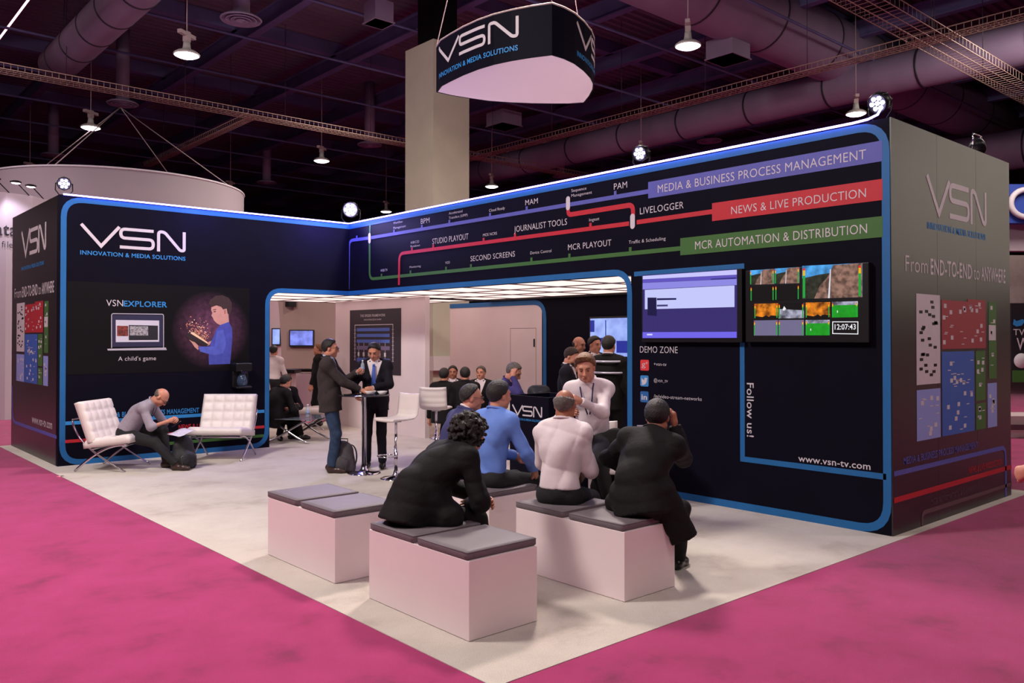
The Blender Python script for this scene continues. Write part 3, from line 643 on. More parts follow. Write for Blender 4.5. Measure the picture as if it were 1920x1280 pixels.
for (s_, x0, y0, x1, y1, c) in [('Workflow', 285, 640, 335, 632, 13), ('Management', 285, 668, 353, 655, 13), ('BPM', 435, 640, 482, 632, 30), ('Accelerated', 588, 588, 662, 575, 14), ('Transfers (UMP)', 588, 612, 690, 597, 14),
        ('Cloud Ready', 807, 573, 893, 560, 16), ('MAM', 1005, 538, 1073, 527, 31), ('Sequence', 1256, 466, 1338, 452, 17), ('Management', 1256, 493, 1368, 474, 17), ('PAM', 1488, 452, 1560, 442, 36),
        ('A/B/C/D', 379, 748, 425, 741, 14), ('Rundown', 379, 768, 430, 760, 13), ('STUDIO PLAYOUT', 498, 750, 694, 722, 32), ('MOS NCRS', 774, 708, 850, 697, 16), ('JOURNALIST TOOLS', 944, 684, 1232, 643, 34),
        ('Ingest', 1353, 626, 1408, 618, 18), ('LIVELOGGER', 1630, 588, 1868, 553, 38), ('WEB TV', 215, 900, 253, 896, 14), ('Monitoring', 374, 880, 434, 874, 12), ('VOD', 568, 858, 593, 855, 14),
        ('SECOND SCREENS', 706, 843, 948, 817, 30), ('Device Control', 1032, 806, 1147, 792, 17), ('MCR PLAYOUT', 1238, 783, 1474, 757, 34), ('Traffic & Scheduling', 1569, 747, 1770, 728, 19)]:
    m = MB(); write_px(m, RP, s_, *K6(x0, y0), *K6(x1, y1), c/2.909); m.build('lettering', WHI, rw, local=loc2)
K = lambda *p: [RP.px(*K6(*q)) for q in p]
def bar(name, px, mt, w=.052, r=.12, off=(.001, .004), ticks=()):
    m = MB(); ribbon(m, RP, K(*px), w, r, off=off)
    for t_ in ticks: a = RP.px(*K6(*t_)); rect(m, RP, a[0]-.02, a[1]+.01, a[0]+.02, a[1]+.068, (.001, .0045))
    m.build(name, mt, rw, local=loc2)
bar('blue_line', [(40, 995), (44, 730), (157, 715), (1675, 462)], PER, ticks=[(85, 724), (288, 693), (440, 668), (590, 642), (812, 605), (1012, 571), (1495, 490)])
bar('red_line', [(315, 972), (317, 801), (1570, 637)], RED, ticks=[(386, 792), (502, 776), (777, 741), (948, 718), (1360, 663)])
bar('red_line', [(1612, 630), (2024, 572)], RED); bar('red_line', [(1238, 545), (1238, 590), (1592, 534), (1592, 605)], RED, r=.09, w=.06)
bar('green_line', [(155, 728), (155, 940), (1855, 772)], GRN, w=.05, ticks=[(220, 933), (378, 916), (572, 897), (708, 884), (1038, 850), (1245, 830), (1577, 797)], off=(.001, .0038))
bar('green_line', [(157, 640), (156, 702)], GRN, w=.045, off=(.001, .0035))
for c in ((155, 717), (1238, 527), (1590, 625)):
    a = RP.px(*K6(*c)); m = MB(); poly(m, RP, [(a[0]+.035*math.cos(t), a[1]+(.055 if math.sin(t) > -1e-6 and t <= math.pi+.01 else -.055)+.035*math.sin(t)) for t in list(np.linspace(0, math.pi, 9))+list(np.linspace(math.pi+.02, 2*math.pi-.02, 9))], (.003, .007))
    m.build('station_dot', WHI, rw, local=loc2)
for nm, l0, l1, r0, r1, mt, s_, tx in (('blue_banner', (1215.8, 339), (1215.8, 370.5), (1656, 266), (1656, 304), PER, 'MEDIA & BUSINESS PROCESS MANAGEMENT', (1234, 358.5, 1624.4, 301.5, 15.5)),
        ('red_banner', (1335.6, 379.5), (1335.6, 413), (1658, 336.5), (1658, 376.5), RED, 'NEWS & LIVE PRODUCTION', (1371.7, 400.5, 1624.4, 371, 15.5)), ('green_banner', (1276, 445.5), (1276, 477.7), (1658, 406), (1658, 445.3), GRN, 'MCR AUTOMATION & DISTRIBUTION', (1304, 467, 1626.4, 437.8, 16))):
    m = MB(); a, b_, c_, d_ = RP.px(*l0), RP.px(*l1), RP.px(*r0), RP.px(*r1); rect(m, RP, a[0], (b_[1]+d_[1])/2, -3.47, (a[1]+c_[1])/2, (.001, .005)); bn = m.build(nm, mt, rw, local=loc2)
    m = MB(); write_px(m, RP, s_, *tx, 0, .007); m.build('lettering', WHI, bn, local=loc2)
K5 = lambda x, y: (1180+x/2.371, 480+y/2.371)
for (s_, x0, y0, x1, y1, c, b_) in (('DEMO ZONE', 48, 430, 216, 430, 30, .0), ('+vsn-tv', 110, 487, 166, 488, 16, 0), ('@vsn_tv', 110, 559, 172, 561, 16, 0), ('/in/video-stream-networks', 110, 633, 323, 639, 16, 0), ('www.vsn-tv.com', 752, 914, 1073, 947, 30, .015)):
    m = MB(); write_px(m, RP, s_, *K5(x0, y0), *K5(x1, y1), c/2.371, b_); m.build('lettering', WHI, rw, local=loc2)
a = RP.px(*K5(523, 563)); b_ = RP.px(*K5(523, 802)); m = MB(); write(m, RP, 'Follow us!', a[0], a[1], b_[1], .085, .012, rot=True); m.build('lettering', WHI, rw, local=loc2)
for k, (x0, y0, x1, y1, mt) in enumerate(((50, 461, 88, 508, mat('icon_red', (212, 48, 56), .6)), (50, 531, 86, 578, mat('icon_blue', (50, 128, 196), .6)), (50, 602, 86, 648, mat('icon_navy', (28, 92, 158), .6)))):
    a = RP.px(*K5(x0, y1)); b_ = RP.px(*K5(x1, y0)); m = MB(); s0, s1, t0, t1 = a[0], b_[0], a[1], b_[1]; w = s1-s0; h_ = t1-t0
    poly(m, RP, roundpts([(s0, t0), (s1, t0), (s1, t1), (s0, t1)], .02, True, 4), (.001, .005)); ic = m.build('icon', mt, rw, local=loc2)
    m = MB()
    if k == 0: write(m, RP, 'g', s0+w*.18, t0+h_*.36, s0+w*.62, h_*.52, .0, .007); write(m, RP, '+', s0+w*.64, t0+h_*.52, s0+w*.9, h_*.4, 0, .007)
    elif k == 1: poly(m, RP, [(s0+w*x, t0+h_*y) for x, y in ((.1, .22), (.3, .26), (.14, .40), (.2, .44), (.12, .58), (.2, .58), (.14, .78), (.32, .62), (.5, .58), (.52, .74), (.66, .82), (.78, .76), (.9, .8), (.84, .68), (.8, .45), (.66, .24), (.42, .14), (.24, .14))], (.005, .007))
    else: write(m, RP, 'in', s0+w*.16, t0+h_*.24, s0+w*.84, h_*.52, .03, .007)
    m.build('icon_mark', WHI, ic, local=loc2)
# ---------------------------------------------------------------- side panels: logo, motto and the coloured block diagram
def side_graphic(root, local, pl, lg, motto, dg, sub, dim):
    m = MB(); logo(m, pl, *lg); m.build('logo', WHI, root, local=local)
    m = MB(); write(m, pl, 'INNOVATION & MEDIA SOLUTIONS', *sub, .02); m.build('lettering', CYA, root, local=local)
    x0, y0, x1, cp = motto; wd = x1-x0
    for s_, a, b_, bd in (('From', 0, .19, 0), ('END-TO-END', .215, .62, .02), ('to', .64, .70, 0), ('ANYWHERE', .72, 1, .02)):
        m = MB(); write(m, pl, s_, x0+wd*a, y0, x0+wd*b_, cp, bd); m.build('lettering', WHI, root, local=local)
    s0, t0, s1, t1 = dg; w = s1-s0; h_ = t1-t0
    d = empty('block_diagram'); d.parent = root
    blocks = [('diagram_block', WHI, (0, .38, .26, 1)), ('diagram_block', dim[3], (0, 0, .26, .345)), ('diagram_block', dim[0], (.28, .62, .60, .97)), ('diagram_block', dim[0], (.60, .62, .84, .99)), ('diagram_block', dim[1], (.28, .0, .68, .60)),
              ('diagram_block', dim[2], (.70, .22, .83, .60)), ('diagram_block', dim[2], (.70, .0, .83, .20)), ('diagram_block', dim[2], (.88, .38, .99, .98)), ('diagram_block', dim[3], (.86, .0, .99, .345)), ('diagram_block', WHI, (.88, .68, .98, .8))]
    bpy.data.objects.remove(d)
    rn = random.Random(5)
    for nm, mt, (a, b_, c_, e) in blocks:
        m = MB(); k9 = .0004*(mt is WHI); rect(m, pl, s0+w*a, t0+h_*b_, s0+w*c_, t0+h_*e, (.001, .0032+k9)); m.build(nm, mt, root, local=local)
    m = MB()
    for nm, mt, (a, b_, c_, e) in blocks:
        if mt is WHI: continue
        for k in range(int(60*(c_-a)*(e-b_)*2)+3):
            x = rn.uniform(a+.01, c_-.045); y = rn.uniform(b_+.02, e-.05)
            if rn.random() < .5: rect(m, pl, s0+w*x, t0+h_*y, s0+w*(x+.03), t0+h_*(y+.03), (.0035, .005))
            else: rect(m, pl, s0+w*x, t0+h_*y, s0+w*(x+.035), t0+h_*(y+.006), (.0035, .005))
    m.build('diagram_symbols', WHI, root, local=local, kind='stuff')
    m = MB()
    for k in range(26):
        x = rn.uniform(.02, .2); y = rn.uniform(.42, .95); rect(m, pl, s0+w*x, t0+h_*y, s0+w*(x+.035), t0+h_*(y+.02), (.0035, .005))
    m.build('diagram_symbols', DKM, root, local=local, kind='stuff')
DRED = mat('diagram_red', (170, 30, 44), .6); DBLU = mat('diagram_blue', (52, 92, 176), .6); DGRN = mat('diagram_green', (60, 104, 44), .6); DLAV = mat('diagram_lavender', (140, 150, 214), .6)
side_graphic(lw, loc, LS, (-15.3, 3.08, -13.72, 3.5), (-15.8, 2.45, -13.2, .17), (-15.62, 1.1, -13.5, 2.36), (-15.3, 2.88, -13.8, .06), (DRED, DBLU, DGRN, DLAV))
side_graphic(rw, loc2, RS, (8.35, 3.0, 9.86, 3.38), (7.86, 2.42, 10.45, .16), (8.09, .82, 10.18, 2.22), (8.35, 2.86, 9.86, .07), (mat('diagram_red_side', (150, 52, 64), .6), DBLU, DGRN, DLAV))
m = MB(); ribbon(m, LS, [(-15.95, 1.0), (-15.9, .41), (-13.0, .41)], .05, .2); m.build('blue_line', PER, lw, local=loc)
m = MB(); write(m, LS, 'www.vsn-tv.com', -14.5, .5, -13.25, .13, .015); m.build('lettering', WHI, lw, local=loc)
m = MB(); ribbon(m, RS, [(7.6, .565), (10.42, .565), (10.42, 0.0)], .045, .12); m.build('blue_line', PER, rw, local=loc2)
m = MB(); write(m, RS, 'MEDIA & BUSINESS PROCESS MANAGEMENT', 7.8, .63, 9.6, .07, .015); m.build('lettering', PER, rw, local=loc2)
m = MB(); ribbon(m, RS, [(7.6, .325), (10.6, .325)], .05); m.build('red_line', RED, rw, local=loc2)
m = MB(); write(m, RS, 'NEWS & LIVE PRODUCTION', 9.35, .38, 10.3, .07, .015); m.build('lettering', RED, rw, local=loc2)
m = MB(); ribbon(m, RS, [(8.2, 0.0), (8.2, .13), (10.6, .13)], .04, .1); m.build('grey_line', mat('print_mauve', (96, 66, 72), .6), rw, local=loc2)
m = MB(); write(m, RS, 'MCR AUTOMATION & DISTRIBUTION', 8.4, .18, 9.7, .06, .015); m.build('lettering', mat('print_mauve', (96, 66, 72), .6), rw, local=loc2)
# ---------------------------------------------------------------- light strip along the top, par lamps on the wall tops
LED = mat('violet_light_strip', (220, 215, 255), .4, emit=(140, 122, 255), es=15.0)
def strip(root, local, pts): m = MB(); m.tube(pts, .011, 8); m.build('light_strip', LED, root, local=local)
strip(lw, loc, [(XL+.05, Y0-.02, HT+.006), (X0-.03, Y0-.02, HT+.006)])
strip(rw, loc2, [(X0-.02, Y0-.04, HT+.006)]+[(X0-.02, YR+.35, HT+.006), (X0-.02, YR+.2, HT+.014), (X0-.02, YR+.11, HT+.04), (X0-.02, YR+.08, HT+.09)])
LENS = mat('lamp_lens_lit', (255, 255, 255), .3, emit=(205, 195, 255), es=14.0); LENSB = mat('lamp_lens_bright', (255, 255, 255), .3, emit=(225, 215, 255), es=60.0)
for px_, pw in ((X0-.55, 60), (X0-2.6, 24)):  # added point lights without a lamp, for the blue glow on the walls
    l_ = bpy.data.lights.new('violet_wall_fill', 'POINT'); l_.energy = pw; l_.color = (.16, .14, 1.0); l_.shadow_soft_size = .06; q_o = bpy.data.objects.new('violet_wall_fill', l_); COL.objects.link(q_o); q_o.location = (px_, Y0-.55, HT-.02)
def par(loc_, d, label, lens=LENS, power=40, r=.085, sc=1.0, tgt=None, col=VIO):
    o = empty('par_lamp', loc_, 0, label, 'stage lamp', 'LED par lamps on top of the black walls')
    d = unit(d); c = np.array([0, 0, .17]); side = unit(np.cross(d, (0, 0, 1)))
    m = MB(); m.lathe([(.07, -.07), (.085, -.05), (.092, .0), (.092, .06), (.084, .065), (.08, .05), (.0, .05)], c, 20, d)
    for k in range(8):
        q = 2*math.pi*k/8; a = side*math.cos(q)+np.cross(side, d)*math.sin(q); m.tube([c+a*.088-d*.06, c+a*.094+d*.05], .006, 5)
    m.build('housing', DKM, o)
    for k in range(7):
        q = 2*math.pi*k/6; a = (side*math.cos(q)+np.cross(side, d)*math.sin(q))*(.05 if k < 6 else 0); m = MB(); m.lathe([(.019, .05), (.02, .062), (.012, .069), (0, .071)], c+a, 12, d); m.build('lens', lens, o)
    m = MB(); m.tube([c+side*.105, c+side*.108-np.array([0, 0, .1]), c+side*.06-np.array([0, 0, .165]), c-side*.06-np.array([0, 0, .165]), c-side*.108-np.array([0, 0, .1]), c-side*.105], .008, 6); m.build('yoke', DKM, o)
    o.scale = (sc, sc, sc)
    if power: spot('par_light', tuple(np.array(loc_)+c*sc+d*.12*sc), tuple(np.array(loc_)+d*4 if tgt is None else tgt), power, col, 95, .08)
    return o
par((3.03, Y0+.05, HT), (-.25, -1, -.25), 'glowing LED par lamp on the outer left corner of the black stand', power=25, tgt=(4.2, 11, 0))
par((X0+.02, Y0-.02, HT), (-.62, -.76, -.14), 'dazzling bright LED par lamp above the inner corner of the stand', lens=LENSB, power=300, sc=1.5, tgt=(3.6, 6.5, 0), col=(.62, .55, 1.0))
par((X0+.05, 6.35, HT), (-1, -.25, -.3), 'violet LED par lamp halfway along the right wall top, beside a pendant', power=25, tgt=(5.2, 6, 0))
par((X0+.05, YR+.12, HT), (-1, .05, -.45), 'LED par lamp at the near end of the right wall, seen side on', power=25, tgt=(4.5, 4.6, 0))
o = empty('par_lamp', (10.35, YR+.25, HT), 0, 'unlit par lamp behind the far end of the glossy side panel', 'stage lamp')
m = MB(); m.lathe([(.07, -.07), (.09, 0), (.09, .07), (0, .07)], (0, 0, .2), 16, (-.5, -.2, -.6)); m.build('housing', DKM, o); m = MB(); m.tube([(-.12, 0, .2), (-.12, 0, .33), (.12, 0, .33), (.12, 0, .0), (-.12, 0, 0), (-.12, 0, .2)], .01, 6); m.build('yoke', CHR, o)
# ---------------------------------------------------------------- inside of the stand: fabric ceiling, back wall, poster wall, column
TILE = mat('ceiling_fabric', (226, 210, 214), .8, emit=(255, 228, 218), es=1.15)  # emission stands in for light coming through the fabric, brightens the interior
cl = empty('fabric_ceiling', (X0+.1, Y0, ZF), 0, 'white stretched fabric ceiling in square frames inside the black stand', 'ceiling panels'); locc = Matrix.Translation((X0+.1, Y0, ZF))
xs = [6.09, 7.676, 8.65, 9.62, 10.6]; ys = [3.5+i*1.048 for i in range(10)]+[13.048, 14.03, 15.02, 16.01]
ys = [3.5+i*(13.048-3.5)/9 for i in range(10)]+[14.03, 15.02, 16.01]
fr = MB()
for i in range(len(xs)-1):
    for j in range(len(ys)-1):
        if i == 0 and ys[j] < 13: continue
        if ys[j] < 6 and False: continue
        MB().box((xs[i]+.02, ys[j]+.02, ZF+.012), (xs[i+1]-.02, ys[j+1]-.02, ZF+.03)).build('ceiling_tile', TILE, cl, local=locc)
for x in xs[1:]: fr.box((x-.02, 3.5, ZF-.0), (x+.02, 16.01, ZF+.045))
fr.box((6.09, 13.05, ZF), (6.13, 16.01, ZF+.045))
for y in ys: fr.box((7.676 if y < 13 else 6.09, y-.02, ZF+.001), (10.6, y+.02, ZF+.044))
fr.build('ceiling_frame', MET, cl, local=locc)
m = MB(); m.box((8.8, 12.62, ZF-.03), (10.6, 12.69, ZF-.001)); m.box((10.5, 3.6, ZF-.03), (10.57, 12.62, ZF-.001)); m.build('dark_beam', DKM, cl, local=locc)
# back wall
BP = Plane('x', XD, 1)
bw = empty('display_wall', (XD, 9, 0), 0, 'back wall of the stand, half white with a flush door and half black', 'display wall'); locb = Matrix.Translation((XD, 9, 0))
MB().box((XD, YR+.1, 0), (XD+.1, 11.2, ZF)).build('black_panel', BLK, bw, local=locb)
MB().box((XD, 11.2, 0), (XD+.1, 14.0, ZF-.12)).build('white_panel', WALLW, bw, local=locb)
m = MB(); ribbon(m, BP, [(-14.0, 2.46), (-11.12, 2.46), (-11.12, 0)], .09, .3, off=(.001, .01)); m.build('blue_border', BLU, bw, local=locb)
dl = gx(957, 608, XD); dr = gx(1005, 608, XD); m = MB(); a, b_ = dl[1], dr[1]; zt = 1.98
ribbon(m, BP, [(-a, 0.0), (-a, zt), (-b_, zt), (-b_, 0.0)], .008, 0, off=(-.001, .0015)); d_ = m.build('door_seam', mat('seam_grey', (120, 100, 104), .7), bw, local=locb)
m = MB(); rect(m, BP, -b_-.05, 1.63, -b_-.03, 1.78, (.002, .02)); m.build('door_handle', DKM, bw, local=locb)
MB().box((XD+.1, 3.5, 0), (XD+.2, 12, HT)).build('rear_panel', BLK, bw, local=locb)
for k, (s_, px, py, px1) in enumerate((('+15 Years', 1158, 684, 1200), ('Joining', 1161, 699, 1196), ('media', 1165, 713, 1190))):
    m = MB(); a = BP.px(px, py); b_ = BP.px(px1, py); write(m, BP, s_, a[0], a[1], b_[0], .07); m.build('lettering', WHI, bw, local=locb)
# poster wall
PW = Plane('x', 8.7, 1); MB().box((8.7, 12.23, .004), (8.8, 15.42, ZF-.005)).build('partition_wall', WALLW, label='white partition wall inside the stand that carries the framework poster', cat='wall')
po = empty('poster', (8.7, 13.9, 1.7), 0, 'dark poster with a blue block chart hung on the white partition', 'poster'); locp = Matrix.Translation((8.7, 13.9, 1.7))
a = PW.px(657, 582); b_ = PW.px(752, 703); a2 = PW.px(657, 698.5); b2 = PW.px(752, 577); s0, s1 = a[0], b_[0]; t1 = (a[1]+b2[1])/2; t0 = (a2[1]+b_[1])/2; w = s1-s0; h_ = t1-t0
m = MB(); rect(m, PW, s0, t0, s1, t1, (.002, .012)); m.build('sheet', mat('poster_charcoal', (44, 36, 46), .6), po, local=locp)
for s_, x0, x1, y, c in (('THE SPIDER FRAMEWORK', .22, .72, .885, .052), ('INDUSTRIALIZE & SHARE', .30, .64, .83, .03)):
    m = MB(); write(m, PW, s_, s0+w*x0, t0+h_*y, s0+w*x1, c, .01, .015); m.build('lettering', WHI, po, local=locp)
for x0, y0, x1, y1 in ((.15, .66, .80, .71), (.15, .57, .80, .62), (.15, .48, .80, .53), (.15, .18, .80, .24)):
    m = MB(); rect(m, PW, s0+w*x0, t0+h_*y0, s0+w*x1, t0+h_*y1, (.012, .015)); m.build('blue_bar', mat('poster_blue', (78, 104, 186), .6), po, local=locp)
m = MB(); rect(m, PW, s0+w*.15, t0+h_*.37, s0+w*.8, t0+h_*.43, (.012, .015)); m.build('grey_bar', mat('poster_grey', (110, 96, 130), .6), po, local=locp)
m = MB(); ribbon(m, PW, [(s0+w*x, t0+h_*y) for x, y in ((.86, .2), (.86, .76), (.11, .76), (.11, .2))], .014, 0, off=(.012, .015))
for k in range(6): x = s0+w*(.19+.105*k); ribbon(m, PW, [(x, t0+h_*.24), (x, t0+h_*.48)], .008, 0, off=(.012, .0148)); rect(m, PW, x-.035, t0+h_*.27, x+.03, t0+h_*.33, (.015, .017))
for k in range(9): y = t0+h_*(.2+.06*k); rect(m, PW, s0+w*.84, y, s0+w*.88, y+.006, (.012, .0152)); rect(m, PW, s0+w*.09, y, s0+w*.13, y+.006, (.012, .0152))
m.build('chart_lines', WHI, po, local=locp)
# ---------------------------------------------------------------- screens
def glow(name, c, s=1.0, var=0, vs=10):
    if name in MATS: return MATS[name]
    m = bpy.data.materials.new(name); m.use_nodes = True; nt = m.node_tree; b = nt.nodes['Principled BSDF']; b.inputs['Base Color'].default_value = (.01, .01, .01, 1); b.inputs['Roughness'].default_value = .25
    b.inputs['Emission Color'].default_value = (*lin(c), 1); b.inputs['Emission Strength'].default_value = s
    if var:
        tc = nt.nodes.new('ShaderNodeTexCoord'); n = nt.nodes.new('ShaderNodeTexNoise'); n.inputs['Scale'].default_value = vs; n.inputs['Detail'].default_value = 8; r = nt.nodes.new('ShaderNodeValToRGB')
        r.color_ramp.elements[0].position = .35; r.color_ramp.elements[1].position = .65; cc = lin(c); r.color_ramp.elements[0].color = (*[v*(1-var) for v in cc], 1); r.color_ramp.elements[1].color = (*[min(1, v*(1+var)) for v in cc], 1)
        nt.links.new(tc.outputs['Object'], n.inputs['Vector']); nt.links.new(n.outputs['Fac'], r.inputs['Fac']); nt.links.new(r.outputs['Color'], b.inputs['Emission Color'])
    MATS[name] = m; return m
def tv(pl, c0, c1, label, bez=.03, dep=.07, gap=.02, name='television'):
    """c0 lower-left and c1 upper-right pixel of the housing"""
    a = pl.px(*c0); b = pl.px(*c1); pos = pl.pt((a[0]+b[0])/2, a[1], 0); o = empty(name, pos, 0, label, 'screen')
    L = Matrix.Translation(pos); m = MB(); rect(m, pl, a[0], a[1], b[0], b[1], (gap, gap+dep)); m.build('housing', BLKPL, o, bevel=.006, local=L)
    return o, L, gap+dep
TP = Plane('x', X0-.09, 1)
o, L, dp = tv(TP, (1201, 641), (1389, 503), 'flat screen with a violet software window, above the demo zone lettering', gap=-.088)
def tvrect(o, L, pl, pts, mt, name, off): m = MB(); poly(m, pl, [pl.px(*K5(*p)) for p in pts], off); return m.build(name, mt, o, local=L)
TQ = TP; G = .0
def q_(x0, yl0, yl1, x1, yr0, yr1): return [(x0, yl0), (x1, yr0), (x1, yr1), (x0, yl1)]
scr = tvrect(o, L, TP, q_(55, 365, 84, 475, 364, 58), glow('screen_violet_dark', (52, 42, 108), 1.0), 'screen', (-.018, -.015))
for k, (q, c, nm) in enumerate(((q_(56, 103, 88, 474, 82, 60), (200, 196, 255), 'title_bar'), (q_(56, 118, 104, 474, 100, 83), (96, 82, 190), 'tool_bar'), (q_(56, 148, 119, 474, 128, 101), (140, 136, 226), 'menu_bar'), (q_(66, 236, 150, 464, 226, 130), (196, 200, 250), 'window'), (q_(78, 262, 184, 118, 266, 184), (20, 16, 66), 'drop_menu'), (q_(56, 364, 338, 474, 363, 336), (110, 100, 232), 'task_bar'), (q_(120, 196, 187, 206, 194, 186), (28, 24, 84), 'field'), (q_(120, 224, 216, 168, 223, 215), (60, 56, 110), 'field'), (q_(76, 352, 345, 100, 352, 345), (210, 210, 255), 'task_icon'), (q_(360, 106, 100, 472, 100, 94), (56, 48, 130), 'tabs'))):
    tvrect(scr, L, TP, q, glow('screen_ui_%d' % k, c, 1.0), nm, (-.015+.0004*k, -.0135+.0006*k))
o, L, dp = tv(TP, (1396, 641), (1627, 491), 'flat screen tiled with waterfall, fire and football pictures and a clock', gap=-.088)
SKY = glow('screen_sky', (70, 150, 220), 1, .5, 9); ROCK = glow('screen_rock', (128, 96, 84), 1, .55, 22); DROCK = glow('screen_dark_slope', (42, 44, 34), 1, .5, 20); WF = glow('screen_water', (220, 220, 230), 1)
FIRE = glow('screen_fire', (216, 112, 20), 1, .8, 14); SNOW = glow('screen_snow', (150, 150, 170), 1, .8, 12); PITCH = glow('screen_pitch', (22, 150, 30), 1, .12, 20); SGREY = glow('screen_grey', (112, 106, 140), 1); SWHITE = glow('screen_white', (235, 235, 240), 1); SBLK = glow('screen_black', (6, 5, 8), 1)
MTR = glow('meter_green', (30, 160, 60), 1); MTY = glow('meter_yellow', (230, 180, 20), 1); MTRR = glow('meter_red', (230, 40, 30), 1)
def lerp(q, u, v):
    (ax, ay), (bx, by), (cx_, cy_), (dx, dy) = q; x = (ax*(1-u)+bx*u)*(1-v)+(dx*(1-u)+cx_*u)*v; y = (ay*(1-u)+by*u)*(1-v)+(dy*(1-u)+cy_*u)*v; return (x, y)
def tile(q, kind):
    P = lambda *uv: [lerp(q, u, v) for u, v in uv]
    base = {'mt': SKY, 'fire': FIRE, 'snow': SNOW, 'ball': PITCH, 'grey': SGREY, 'none': SBLK}[kind]; t = tvrect(o, L, TP, q, base, 'picture_tile', (-.018, -.0155))
    if kind == 'mt':
        tvrect(t, L, TP, P((0, 0), (.3, 0), (.5, .75), (.3, .72), (0, .62)), DROCK, 'dark_slope', (-.0155, -.0145)); tvrect(t, L, TP, P((.2, 0), (1, 0), (1, 1), (.52, .98), (.42, .62), (.3, .4)), ROCK, 'rock_face', (-.0155, -.014)); tvrect(t, L, TP, P((.43, 0), (.46, 0), (.48, .86), (.465, .86)), WF, 'waterfall', (-.014, -.0135))
    if kind == 'fire': tvrect(t, L, TP, P((0, 0), (1, 0), (1, .16), (.7, .2), (.62, .1), (.5, .22), (.35, .1), (0, .18)), SBLK, 'crowd', (-.0155, -.0145))
    if kind == 'snow': tvrect(t, L, TP, P((0, .62), (1, .5), (1, 1), (0, 1)), SBLK, 'dark_trees', (-.0155, -.0145)); tvrect(t, L, TP, P((.15, .55), (.22, .5), (.3, .62), (.22, .8)), SWHITE, 'skater', (-.0145, -.014))
    if kind == 'ball': tvrect(t, L, TP, P((0, .78), (1, .78), (1, 1), (0, 1)), SNOW, 'crowd', (-.0155, -.0145)); tvrect(t, L, TP, P((.2, .3), (.23, .3), (.23, .44), (.2, .44)), SWHITE, 'player', (-.0155, -.0145))
    for u0, u1 in ((.01, .05), (.94, .98)):
        tvrect(t, L, TP, P((u0, .03), (u1, .03), (u1, .7), (u0, .7)), MTR, 'level_meter', (-.014, -.013)); tvrect(t, L, TP, P((u0, .7), (u1, .7), (u1, .86), (u0, .86)), MTY, 'level_meter', (-.014, -.013)); tvrect(t, L, TP, P((u0, .86), (u1, .86), (u1, .92), (u0, .92)), MTRR, 'level_meter', (-.014, -.013))
tile(q_(533, 127, 63, 640, 124, 56), 'mt'); tile(q_(643, 123, 55, 752, 120, 48), 'mt'); tile(q_(765, 190, 43, 1032, 182, 30), 'mt'); tile(q_(535, 200, 134, 640, 197, 130), 'none'); tile(q_(645, 196, 129, 752, 193, 125), 'none')
tile(q_(552, 278, 212, 657, 276, 209), 'fire'); tile(q_(660, 277, 209, 772, 275, 206), 'snow'); tile(q_(780, 275, 206, 888, 273, 204), 'fire'); tile(q_(897, 273, 203, 1012, 271, 200), 'ball')
tile(q_(550, 353, 286, 656, 353, 284), 'grey'); tile(q_(660, 353, 284, 772, 353, 283), 'grey'); tile(q_(780, 352, 284, 887, 352, 283), 'ball')
m = MB(); ribbon(m, TP, [TP.px(*K5(*p)) for p in ((900, 344), (1012, 346), (1012, 292), (900, 292))], .008, 0, True, off=(-.018, -.0165)); write(m, TP, '12:07:43', *(TP.px(*K5(909, 326))), TP.px(*K5(1003, 326))[0], .052, .02, -.016); m.build('clock', SWHITE, o, local=L)
m = MB(); a = BP.px(1110, 668); pos = (XD, 9.3, 1.4); o3 = empty('television', pos, 0, 'lit screen with a pale blue office picture on the black back wall', 'screen'); L3 = Matrix.Translation(pos)
rect(m, BP, -9.93, 1.46, -8.6, 2.16, (.02, .08)); m.build('housing', BLKPL, o3, local=L3, bevel=.005); m = MB(); rect(m, BP, -9.9, 1.49, -8.63, 2.13, (.08, .084)); s3 = m.build('screen', glow('screen_pale_blue', (150, 170, 250), 1.1, .25, 4), o3, local=L3)
m = MB()
for x0, y0, x1, y1 in ((-9.55, 1.6, -9.53, 2.1), (-9.3, 1.55, -9.0, 1.75), (-9.9, 1.9, -9.8, 2.1), (-9.75, 1.7, -9.6, 1.8)): rect(m, BP, x0, y0, x1, y1, (.084, .086))
m.build('office_shapes', glow('screen_navy', (40, 50, 150), 1.0), s3, local=L3)
# ---------------------------------------------------------------- hall column beyond the stand
COLM = mat('column_plaster', (176, 168, 150), .8, var=.06, vscale=2, bump=.05, bscale=40)
cc = empty('column', (12.3, 17, 0), 0, 'tall square cream column rising behind the stand', 'column'); Lc = Matrix.Translation((12.3, 17, 0))
m = MB(); m.box((11.8, 16.26, 0), (12.9, 17.45, 9.0)); m.build('cladding', COLM, cc, local=Lc)
m = MB(); m.box((12.0, 16.5, 9.0), (12.7, 17.2, 11)); m.build('bare_steel', DKM, cc, local=Lc)
m = MB(); m.box((11.7, 16.1, 1.02), (12.3, 16.25, 1.36)); m.build('cable_box', mat('white_box', (200, 190, 190), .5, var=.03), cc, local=Lc)
# ================================================================ furniture
LEA = mat('white_leather', (224, 212, 208), .42, var=.03, vscale=6, bump=.04, bscale=40); CUSH = mat('grey_vinyl', (104, 94, 100), .6, var=.06, vscale=6, bump=.06, bscale=200)
BOXW = mat('white_laminate', (226, 208, 210), .45, var=.02, vscale=2)
def yaw2(v): return math.atan2(v[1], v[0])-math.pi/2          # turn so that local +y looks along v
